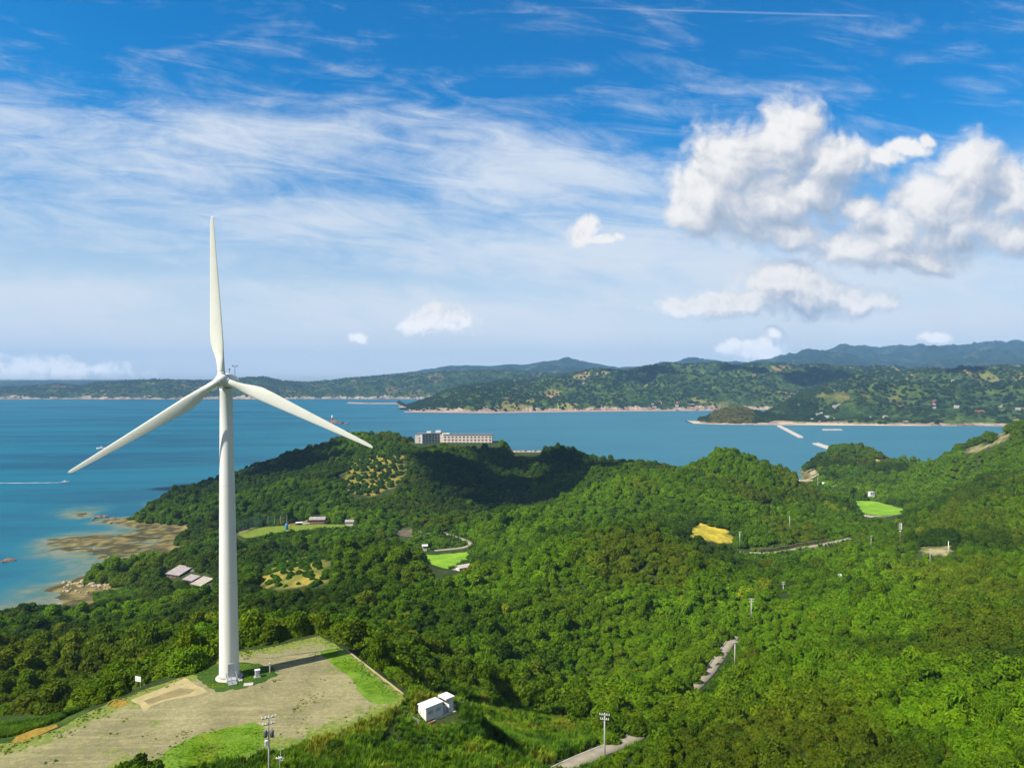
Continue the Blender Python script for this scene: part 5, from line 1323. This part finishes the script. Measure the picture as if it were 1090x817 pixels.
house(897, 614, 36, 1.3, 1.1, .9, rad(20), 'tiny white hut roof poking out of the right woods', 'white_paint', 'white_paint', 'hut', 'gable', None, 'hut', False, 300)
house(372, 559, 20, 5, 4, 2.8, rad(5), 'small pale shed at the right end of the grass sports field', 'roof_tin', 'cream_wall', 'shed', 'gable', None, 'shed', False)
house(338, 556, 20.5, 10, 5, 2.6, rad(3), 'low brown roofed shed behind the grass sports field', 'roof_tin', 'brown_wall', 'shed', 'gable', None, 'shed', False)
house(452, 583, 15.5, 2.6, 2.0, 1.5, rad(10), 'white roofed field hut above the valley rice field', 'white_paint', 'cream_wall', 'hut', 'gable', None, 'hut', False)
house(493, 606, 16.8, 7, 4, 1.6, rad(35), 'long pale shed roof beside the valley road', 'pale_concrete', 'cream_wall', 'shed', 'gable', None, 'shed', False)
# retaining wall under the right rice field
a_ = Vector(onz(918, 549, 13.4)); b_ = Vector(onz(940, 551, 13.4)); c_ = Vector(onz(961, 549.5, 13.4))
bm = bmesh.new()
for p, q in ((a_, b_), (b_, c_)):
    v_ = q - p; box(bm, (p.x + q.x) / 2, (p.y + q.y) / 2, 9.5, v_.length, .5, 4.9, math.atan2(v_.y, v_.x))
tag(obj('retaining_wall', bm, 'pale_concrete'), 'pale concrete retaining wall below the bright right rice field', 'wall')
# stone wall along the mid valley road
l = ROADS[1][0]; bm = bmesh.new()
for a, b in zip(l[4:-6:4], l[8:-2:4]):
    v_ = b - a; nn = np.array([-v_[1], v_[0]]) / np.hypot(v_[0], v_[1]); p = (a + b) / 2; box(bm, p[0] + nn[0] * 3.4, p[1] + nn[1] * 3.4, p[2] - 1, np.hypot(v_[0], v_[1]) + .2, .5, 2.6, math.atan2(v_[1], v_[0]))
tag(obj('retaining_wall', bm, 'brown_wall'), 'dark stone retaining wall behind the mid valley road', 'wall')
# net posts round the field
P0, P1, P2 = onz(253, 569, 20), onz(278, 557.5, 20), onz(305, 555.5, 20)
nf_ = thing('net_fence', 'tall green net fence at the left end of grass sports field', 'fence', P0)
def rel(p): return (p[0] - P0[0], p[1] - P0[1], 0)
allp = [np.array(rel(P0)) + (np.array(rel(P1)) - np.array(rel(P0))) * k / 6 for k in range(7)] + [np.array(rel(P1)) + (np.array(rel(P2)) - np.array(rel(P1))) * k / 4 for k in range(1, 5)]
for k, p in enumerate(allp): bm = bmesh.new(); hh = 8.0 if k < 7 else 5.0; tube(bm, (p[0], p[1], -1), (p[0], p[1], hh), .14, .12, 6); obj('post', bm, 'net_green' if k < 7 else 'galvanised', nf_)
for p, q, hh in [(allp[k], allp[k + 1], 7.6 if k < 6 else 4.6) for k in range(len(allp) - 1)]:
    bm = bmesh.new()
    for i in range(9): zq = hh * i / 8 + .2; tube(bm, (p[0], p[1], zq), (q[0], q[1], zq), .035, .035, 3, False)
    for i in range(6): u = p + (q - p) * i / 6; tube(bm, (u[0], u[1], .2), (u[0], u[1], hh), .03, .03, 3, False)
    obj('net', bm, 'net_green', nf_)
# clutter in the yard behind the field
for k, (px_, py_, m_, w, d, h, lb) in enumerate([(304.5, 556, 'pipe_blue', 1.2, 1.2, 4.5, 'blue standing tank at the left of the yard behind field'), (306, 557.5, 'yellow_paint', 1.5, 1.2, 3.2, 'yellow machine in front of the blue tank'), (318, 548, 'white_paint', 4, 3, 2.2, 'white roofed stall in the yard behind the field'), (325, 543, 'roof_tin', 5, 4, 2.5, 'pale roofed lean to at the back of the yard'), (314, 552, 'rust', 4, 3, 2.0, 'rusty heap shed in the yard behind the field')]):
    x_, y_, z_ = at(px_, py_, 468 + k * 8); o = thing('tank' if k == 0 else 'machine' if k == 1 else 'shed', lb, 'tank' if k == 0 else 'machine' if k == 1 else 'shed', (x_, y_, float(gz(x_, y_)) - .3), .2 * k)
    if k == 0:
        bm = bmesh.new(); lathe(bm, [(.9, 0), (1.0, .2), (1.0, 3.8), (.7, 4.3), (.1, 4.5)], 14); obj('tank_shell', bm, m_, o, True); bm = bmesh.new(); [tube(bm, (1.05, s, 0), (1.05, s, 4), .05, .05, 5) for s in (-.25, .25)]; obj('ladder', bm, 'galvanised', o)
    elif k == 1:
        bm = bmesh.new(); box(bm, 0, 0, .6, 2.6, 1.3, 1.0, 0, .1); obj('machine_body', bm, m_, o); bm = bmesh.new(); box(bm, -.5, 0, 1.6, 1.1, 1.1, 1.1, 0, .1); obj('cab', bm, 'window_glass', o)
        for s in (-.55, .55): bm = bmesh.new(); box(bm, 0, s, 0, 2.8, .35, .7, 0, .15); obj('track', bm, 'dark_grey', o)
    else:
        bm = bmesh.new(); [tube(bm, (a * w / 2, b * d / 2, -.5), (a * w / 2, b * d / 2, h), .1, .1, 6) for a in (-1, 1) for b in (-1, 1)]; box(bm, 0, d / 2, 0, w, .1, h); obj('frame', bm, 'brown_wall', o); bm = bmesh.new(); box(bm, 0, 0, h, w + .6, d + .6, .18, 0, .03); obj('roof', bm, m_, o)

# hotel on the ridge
hx, hy, hz = at(482, 472.5, 850)
ht = thing('hotel', 'long pale pink flat roofed hotel on the wooded headland ridge', 'hotel', (hx, hy, hz - .5))
def wing(cx, cy, w, d, h, rz, rows, cols, endm='hotel_wall', frontm='hotel_wall', nm='wing'):
    bm = bmesh.new(); box(bm, 0, 0, -3, w, d, h + 3); o = obj(nm, bm, frontm, ht); o.location = (cx, cy, 0); o.rotation_euler.z = rz
    bm = bmesh.new(); box(bm, 0, 0, h + .003, w + .8, d + .8, .7); rf = obj('roof', bm, 'hotel_roof', o)
    for s, (a, b) in enumerate(((w, 0), )): 
        for r_ in range(rows):
            for c_ in range(cols):
                bm = bmesh.new(); box(bm, -w / 2 + w * (c_ + .5) / cols, -d / 2 - .02, 1.2 + (h - 1.2) * r_ / rows, w / cols * .52, .12, (h - 1) / rows * .48); obj('window', bm, 'window_glass', o)
    return o
f_ = 850 / F
w2 = wing((498 - 482) * f_, 6, 52 * f_, 14, 11.4, rad(-2), 3, 13)
w1 = wing((459 - 482) * f_, 4, 30 * f_, 13, 13.0, rad(38), 4, 8, 'hotel_wall', 'grey_paint')  # grey wall colour carries the shade of this wing's long face
bm = bmesh.new(); box(bm, (446.5 - 482) * f_, -4.5, -3, 8.5, 7, 15.4); eb = obj('stair_block', bm, 'hotel_wall', ht); bm = bmesh.new(); box(bm, (446.5 - 482) * f_, -4.5, 12.4, 9, 7.4, .5); obj('roof', bm, 'hotel_roof', eb)
for r_ in range(3): bm = bmesh.new(); box(bm, (447.5 - 482) * f_, -8.04, 1.5 + 3 * r_, 1.8, .14, 1.2); obj('window', bm, 'window_glass', eb)
bm = bmesh.new(); box(bm, (472 - 482) * f_, 7, -3, 9, 10, 14.2); lb_ = obj('lobby_block', bm, 'cream_wall', ht)
for k, (px_, w, h) in enumerate(((456, 5, 1.6), (466, 6, 2.6), (474, 9, 2.0))): bm = bmesh.new(); box(bm, (px_ - 482) * f_, 6, 13.7 if k < 2 else 11.2, w, 5, h); obj('rooftop_unit', bm, 'white_paint', ht)
bm = bmesh.new(); box(bm, (463 - 482) * f_, -14, -2.5, 10, 6, 3.0); obj('porch', bm, 'white_paint', ht)
# car park behind the ridge trees, with parked cars
sheet('parking', PARK, 33.1, 'asphalt', 3, 0)
carbody = bmesh.new(); box(carbody, 0, 0, .3, 4.2, 1.7, .75, 0, .15); CARB = bpy.data.meshes.new('car_body'); carbody.to_mesh(CARB); carbody.free()
cabin = bmesh.new(); box(cabin, -.2, 0, 1.05, 2.3, 1.5, .6, 0, .2); CARC = bpy.data.meshes.new('cabin'); cabin.to_mesh(CARC); cabin.free(); CARC.materials.append(MATS['window_glass'])
for k in range(5):
    xx_, yy_, zz_ = at(549 + k * 5.2, 480, 835); o = thing('parked_car', ['white', 'silver', 'dark grey', 'white hatch', 'blue'][k] + ' car parked in the hilltop lot, ' + ['first', 'second', 'third', 'fourth', 'fifth'][k] + ' from the hotel', 'car', (xx_, yy_, 33.15), 1.3, 'cars in the hilltop lot')
    c = link('car_body', CARB.copy(), ['white_paint', 'galvanised', 'dark_grey', 'white_paint', 'pipe_blue'][k], o); d_ = link('cabin', CARC, None, o)
    for a in (-1.3, 1.3):
        for b in (-.8, .8): bm = bmesh.new(); tube(bm, (a, b - .1, .3), (a, b + .1, .3), .32, .32, 10); obj('wheel', bm, 'dark_grey', o)

# ------------------------------------------------------------------ orchards: rows of clipped bushes
def orchard(poly, d0, d1, n, sp, rmin, rmax, label, group, colr):
    cnt = 0; cells = []
    for d in np.arange(d0, d1, sp):
        for X_ in np.arange(-400, 100, sp):
            xx_ = X_ + rng.uniform(-.42, .42) * sp; yy_ = d + rng.uniform(-.3, .3) * sp; zz_ = float(gz(xx_, yy_)); a, b = proj(xx_, yy_, zz_)
            if inpoly([a], [b], poly)[0] and zz_ > 3: cells.append((xx_, yy_, zz_, a, b))
    rng.shuffle(cells); cells = cells[:n]
    cells.sort(key=lambda c: (c[4], c[3]))
    for k, (xx_, yy_, zz_, a, b) in enumerate(cells):
        r_ = rng.uniform(rmin, rmax); cx_, cy_ = np.mean([p[0] for p in poly]), np.mean([p[1] for p in poly])
        where = ('upper ' if b < cy_ - 5 else 'lower ' if b > cy_ + 5 else 'middle ') + ('left' if a < cx_ - 12 else 'right' if a > cx_ + 12 else 'centre')
        o = link('orchard_bush', CROWNS[[0, 2, 4][k % 3]]); o.location = (xx_, yy_, zz_ - .1); o.scale = (r_, r_, r_ * 1.05); o.rotation_euler.z = rng.uniform(0, 6.28)
        o['tint'] = [float(v) for v in np.array(colr) * rng.uniform(.7, 1.35)]
        tag(o, f'{label}, {where} of the plot', 'bush', group + ', ' + where)
orchard(ORCHARD_A, 275, 385, 135, 4.0, 1.0, 2.4, 'rounded green citrus bush on yellow terraces behind the turbine tower', 'citrus bushes behind the tower', (.055, .135, .008))
orchard(ORCHARD_B, 540, 760, 150, 6.2, 1.5, 3.6, 'small dark citrus bush on yellow hillside below the hotel', 'citrus bushes below the hotel', (.045, .11, .008))

# ------------------------------------------------------------------ shore rocks, reefs, breakwaters
def rock_mesh(seed):
    r = np.random.default_rng(seed); v = ICO_V * (1 + .32 * (fbm(ICO_V[:, 0] * 1.3 + seed, ICO_V[:, 1] * 1.3 + ICO_V[:, 2] * 1.7, 3) - .5)[:, None] * 2) * np.array([1, .8, .62]); me = npmesh('boulder', v, ICO_F); me.materials.append(MATS['rock']); return me
ROCKS = [rock_mesh(k) for k in range(4)]
bn = 0
for k in range(70):
    u = rng.uniform(66, 118); v = 622 + (u - 66) * .10 + rng.uniform(-5, 9) * (1 if u < 95 else .4)
    xx_, yy_, zz_ = onz(u, v, 1.0); zt_ = max(float(gz(xx_, yy_)), .1)
    o = link('boulder', ROCKS[k % 4]); r_ = rng.uniform(.5, 1.6); o.location = (xx_, yy_, zt_ + .1); o.scale = (r_, r_, r_); o.rotation_euler = (rng.uniform(-.3, .3), rng.uniform(-.3, .3), rng.uniform(0, 6.28))
    side = 'seaward tip' if u < 84 else 'middle' if u < 100 else 'inner end'
    tag(o, f'pale weathered boulder heaped at the {side} of the small cove promontory', 'boulder', f'boulders at the {side} of the promontory')
def reef(pts_px, z, label, scale, mat='red_rock', cat='reef', dist=None):
    o = thing('rock_reef', label, cat, onz(*pts_px[0][:2], 0)); base = Vector(o.location)
    bm = bmesh.new()
    for k, (a, b, s) in enumerate(pts_px):
        p = Vector(onz(a, b, 0)) - base; m_ = Matrix.Translation(p) @ Matrix.Rotation(rng.uniform(0, 6), 4, 'Z') @ Matrix.Diagonal((s * scale, s * scale * .7, s * scale * .42, 1))
        vv = ICO_V * (1 + .5 * (fbm(ICO_V[:, 0] * 1.6 + k * 7, ICO_V[:, 1] * 1.6 + ICO_V[:, 2] * 1.2, 3) - .5)[:, None] * 2)
        q = [bm.verts.new(m_ @ Vector(c)) for c in vv]
        for f in ICO_F: bm.faces.new([q[i] for i in f])
    obj('rock_mass', bm, mat, o); o['label'] = label
    return o
reef([(8, 597, 1), (3, 598, .8), (14, 596.5, .5)], 0, 'dark rock islet in the bay at the left edge', 3.6)
reef([(104, 551, 1), (112, 550, .9), (119, 553, 1), (98, 553, .6), (116, 557, .7)], 0, 'dark reef off the tip of the wooded headland', 4.2)
reef([(357, 450, 1), (363, 450.5, .6), (369, 451, .5)], 0, 'reddish rock reef with the small white beacon in mid bay', 16)
xx_, yy_, zz_ = onz(353.5, 450, 0)
o = thing('beacon', 'small white beacon tower standing on the mid bay reef', 'beacon', (xx_, yy_, 3.0))
bm = bmesh.new(); lathe(bm, [(3.6, -3), (3.6, 4), (2.4, 5), (2.0, 11)], 12); obj('tower', bm, 'red_paint', o); bm = bmesh.new(); lathe(bm, [(2.4, 11), (2.6, 12), (2.0, 12.6), (1.9, 16), (.3, 18)], 12); obj('lantern', bm, 'white_paint', o)
def breakwater(pa, pb, w, label):
    a_ = Vector(onz(*pa, 0)); b_ = Vector(onz(*pb, 0)); v_ = b_ - a_; o = thing('breakwater', label, 'breakwater', (a_ + b_) / 2, math.atan2(v_.y, v_.x), 'breakwaters off the far beach'); o.location.z = 0
    bm = bmesh.new(); L_ = v_.length
    pr = [(-w / 2 - 1.5, -4), (-w / 2, 2.0), (w / 2, 2.0), (w / 2 + 1.5, -4)]
    A_ = [bm.verts.new((-L_ / 2, q, r_)) for q, r_ in pr]; B_ = [bm.verts.new((L_ / 2, q, r_)) for q, r_ in pr]
    for i in range(3): bm.faces.new((A_[i], B_[i], B_[i + 1], A_[i + 1]))
    bm.faces.new(A_); bm.faces.new(B_[::-1]); bmesh.ops.recalc_face_normals(bm, faces=bm.faces[:]); obj('mole', bm, 'pale_concrete', o)
    bm = bmesh.new(); box(bm, 0, w / 2 - .8, 2.003, L_ - 1, 1.0, 1.1); obj('parapet', bm, 'pale_concrete', o)
breakwater((829, 453.5), (853, 466), 8, 'long pale breakwater joined to the far beach')
breakwater((868, 472.5), (890, 480), 9, 'pale breakwater half hidden behind the right wooded knoll')
breakwater((876, 457.8), (896, 457.8), 7, 'thin low breakwater lying parallel to the far beach')
# sand strip at the foot of the hills opposite
def strip(name, shore_px, depth, mat, dz=.6):
    a = np.array([onz(p, q, 0)[:2] for p, q in shore_px]); a_ = resample([(p[0], p[1], 0) for p in a], 20)[:, :2]; k = len(a_)
    wv_ = depth * (.55 + .9 * fbm(a_[:, 0] / 60, a_[:, 1] * 0, 3)); b_ = a_ + np.c_[np.zeros(k), wv_]
    v = np.concatenate([np.c_[a_ - [0, 6], np.full(k, -1.5)], np.c_[a_ + [0, 2], np.full(k, dz)], np.c_[b_, np.full(k, dz + 2.2)], np.c_[b_ + [0, 30], np.full(k, -2)]]); f = [(q * k + i, q * k + i + 1, (q + 1) * k + i + 1, (q + 1) * k + i) for q in range(3) for i in range(k - 1)]
    tag(link(name, npmesh(name, v, f, True), mat), kind='structure')
weathered('sand', (0.50, 0.38, 0.25), .2, .02, .95, .1); weathered('pink_sand', (0.40, 0.24, 0.19), .3, .02, .95, .1)
strip('beach', [(738, 450.5), (770, 451.6), (830, 452), (900, 452.6), (1000, 453), (1075, 453), (1300, 452)], 60, 'sand')
strip('beach', [(430, 438.5), (520, 439.4), (600, 438.2), (700, 437.2), (760, 436.8)], 22, 'pink_sand')
strip('beach', [(368, 429), (385, 429.6), (426, 429.8)], 60, 'pink_sand')

# houses across the water: small, but each one counts
for k in range(72):
    if k < 30: u, d_, lb, gp = rng.uniform(850, 1085), rng.uniform(1900, 2150), 'pale house behind the long beach across the bay', 'houses behind the far beach'
    elif k < 56: u, d_, lb, gp = rng.uniform(690, 765), rng.uniform(2560, 2700), 'house with reddish roof in the village by the inner bay', 'houses of the inner bay village'
    elif k < 66: u, d_, lb, gp = rng.uniform(880, 1085), rng.uniform(2250, 3150), 'lone pale house among plots on the far right hills', 'houses on the far right hills'
    else: u, d_, lb, gp = rng.uniform(560, 760), rng.uniform(2850, 3700), 'lone farmhouse among plots on the central far hills', 'houses on the central far hills'
    X_ = (u - 545) / F * d_
    hit = None
    dg = bpy.context.evaluated_depsgraph_get() if k == 0 else dg
    ok_, loc, nrm_, ix, ob_, mt_ = SC.ray_cast(dg, Vector((X_, d_, 600)), Vector((0, 0, -1)))
    q = 0
    while ok_ and q < 6 and not (ob_.name.startswith('hills') or ob_.name.startswith('beach')):
        ok_, loc, nrm_, ix, ob_, mt_ = SC.ray_cast(dg, loc - Vector((0, 0, .05)), Vector((0, 0, -1))); q += 1
    if not ok_: continue
    bm = bmesh.new(); w, d2, h = rng.uniform(7, 13), rng.uniform(6, 9), rng.uniform(2.6, 4.6)
    box(bm, 0, 0, -6, w, d2, h + 6); o = thing('house', lb, 'house', loc + Vector((0, 0, .8)), rng.uniform(-.6, .6), gp); obj('wall', bm, ['pale_concrete', 'concrete', 'brown_wall'][k % 3], o)
    bm = bmesh.new(); v = [(-w / 2 - .5, -d2 / 2 - .5, h), (w / 2 + .5, -d2 / 2 - .5, h), (w / 2 + .5, 0, h + 2.6), (-w / 2 - .5, 0, h + 2.6), (w / 2 + .5, d2 / 2 + .5, h), (-w / 2 - .5, d2 / 2 + .5, h)]
    tv = [bm.verts.new(c) for c in v]
    for a in ((0, 1, 2, 3), (3, 2, 4, 5), (0, 5, 4, 1)): bm.faces.new([tv[i] for i in a])
    bm.faces.new((tv[0], tv[3], tv[5])); bm.faces.new((tv[1], tv[4], tv[2])); bmesh.ops.recalc_face_normals(bm, faces=bm.faces[:])
    obj('roof', bm, ['roof_tile', 'rust', 'roof_tin', 'rust'][k % 4] if gp == 'houses of the inner bay village' else ['roof_tile', 'roof_tin', 'rust'][k % 3], o)

# ------------------------------------------------------------------ boats
def boat(px, py, L_, rz, label, wake, cat='boat'):
    x_, y_, z_ = onz(px, py, 0); o = thing('motor_boat', label, cat, (x_, y_, 0), rz)
    bm = bmesh.new(); secs_ = [(-L_ / 2, .9, 1), (-L_ / 4, 1.0, 1), (L_ / 8, .95, 1.05), (L_ * .36, .55, 1.2), (L_ / 2, .04, 1.4)]; rr = []
    for a, b, c in secs_: b *= L_ * .14; c *= L_ * .11; rr.append([bm.verts.new(q) for q in ((a, -b, c), (a, -b * .6, -.3), (a, b * .6, -.3), (a, b, c))])
    for a, b in zip(rr[:-1], rr[1:]):
        for i in range(4): bm.faces.new((a[i], a[(i + 1) % 4], b[(i + 1) % 4], b[i]))
    bm.faces.new(rr[0][::-1]); bm.faces.new(rr[-1]); bmesh.ops.recalc_face_normals(bm, faces=bm.faces[:]); obj('hull', bm, 'white_paint', o)
    bm = bmesh.new(); box(bm, -L_ * .05, 0, L_ * .1, L_ * .3, L_ * .17, L_ * .14, 0, .15); cb = obj('cabin', bm, 'white_paint', o)
    bm = bmesh.new(); box(bm, -L_ * .05, 0, L_ * .16, L_ * .305, L_ * .175, L_ * .05); obj('window', bm, 'window_glass', cb)
    if wake:
        n_ = 60; xs = -np.linspace(L_ * .4, wake, n_); wd = .5 + 1.6 * (np.linspace(0, 1, n_) ** .5) * np.exp(-np.linspace(0, 1.2, n_)) * 2.2 * (.5 + fbm(xs / 4, xs * 0, 3)); wig = (fbm(xs / 25, xs * 0 + 4, 3) - .5) * 3 * np.linspace(0, 1, n_)
        v = np.concatenate([np.c_[xs, wig - wd * .5, np.full(n_, .05)], np.c_[xs, wig + wd * .5, np.full(n_, .05)]]); obj_ = link('wake', npmesh('wake', v, [(i, i + 1, n_ + i + 1, n_ + i) for i in range(n_ - 1)]), 'foam', o)
boat(69, 513.5, 9, rad(4), 'small white motor boat trailing a long white wake', 95)
boat(107, 477.5, 15, rad(180), 'larger white boat farther out in the left bay', 16)

# ------------------------------------------------------------------ clouds drifting behind the drone; their shade lies on the hills
def m_cloud(t):
    d = t.nodes.new('ShaderNodeBsdfDiffuse'); d.inputs[0].default_value = (.88, .88, .90, 1); tr = t.nodes.new('ShaderNodeBsdfTranslucent'); tr.inputs[0].default_value = (.8, .8, .82, 1)
    m_ = t.nodes.new('ShaderNodeMixShader'); m_.inputs[0].default_value = .4; t.links.new(d.outputs[0], m_.inputs[1]); t.links.new(tr.outputs[0], m_.inputs[2]); return m_.outputs[0]
material('cloud', m_cloud)
def cloud(ground, alt, rx, ry, seed, label, parts=26):
    r = np.random.default_rng(seed); g = Vector(ground); c = g + to_sun * ((alt - g.z) / to_sun.z)
    bm = bmesh.new()
    for k in range(parts):
        a = r.uniform(0, 6.283); q = math.sqrt(r.uniform(0, 1)); s = r.uniform(.22, .42) * (1.15 - .5 * q)
        p = Vector((rx * q * math.cos(a), ry * q * math.sin(a), r.uniform(0, .25) * min(rx, ry) * (1 - q)))
        v = ICO_V * (1 + .45 * (fbm(ICO_V[:, 0] * 2 + k * 3, ICO_V[:, 1] * 2 + ICO_V[:, 2] * 2, 3) - .5)[:, None] * 2); v = v * np.array([rx * s, ry * s, min(rx, ry) * s * .6]); v[:, 2] = np.maximum(v[:, 2], -min(rx, ry) * .1)
        w_ = [bm.verts.new(Vector(e) + p) for e in v]
        for f in ICO_F: bm.faces.new([w_[i] for i in f])
    o = obj('cloud', bm, 'cloud', None, True); o.location = c; tag(o, label, 'cloud', None, 'structure')
cloud((12, 690, 30), 900, 98, 100, 3, 'small puffy cloud overhead')
cloud((-270, 760, 20), 900, 110, 60, 4, 'narrow puffy cloud overhead')
cloud((1310, 3280, 115), 1900, 260, 260, 5, 'broad puffy cloud overhead'); cloud((630, 3350, 118), 2000, 170, 230, 6, 'distant puffy cloud overhead'); cloud((1850, 2780, 118), 1650, 240, 220, 7, 'large puffy cloud overhead')
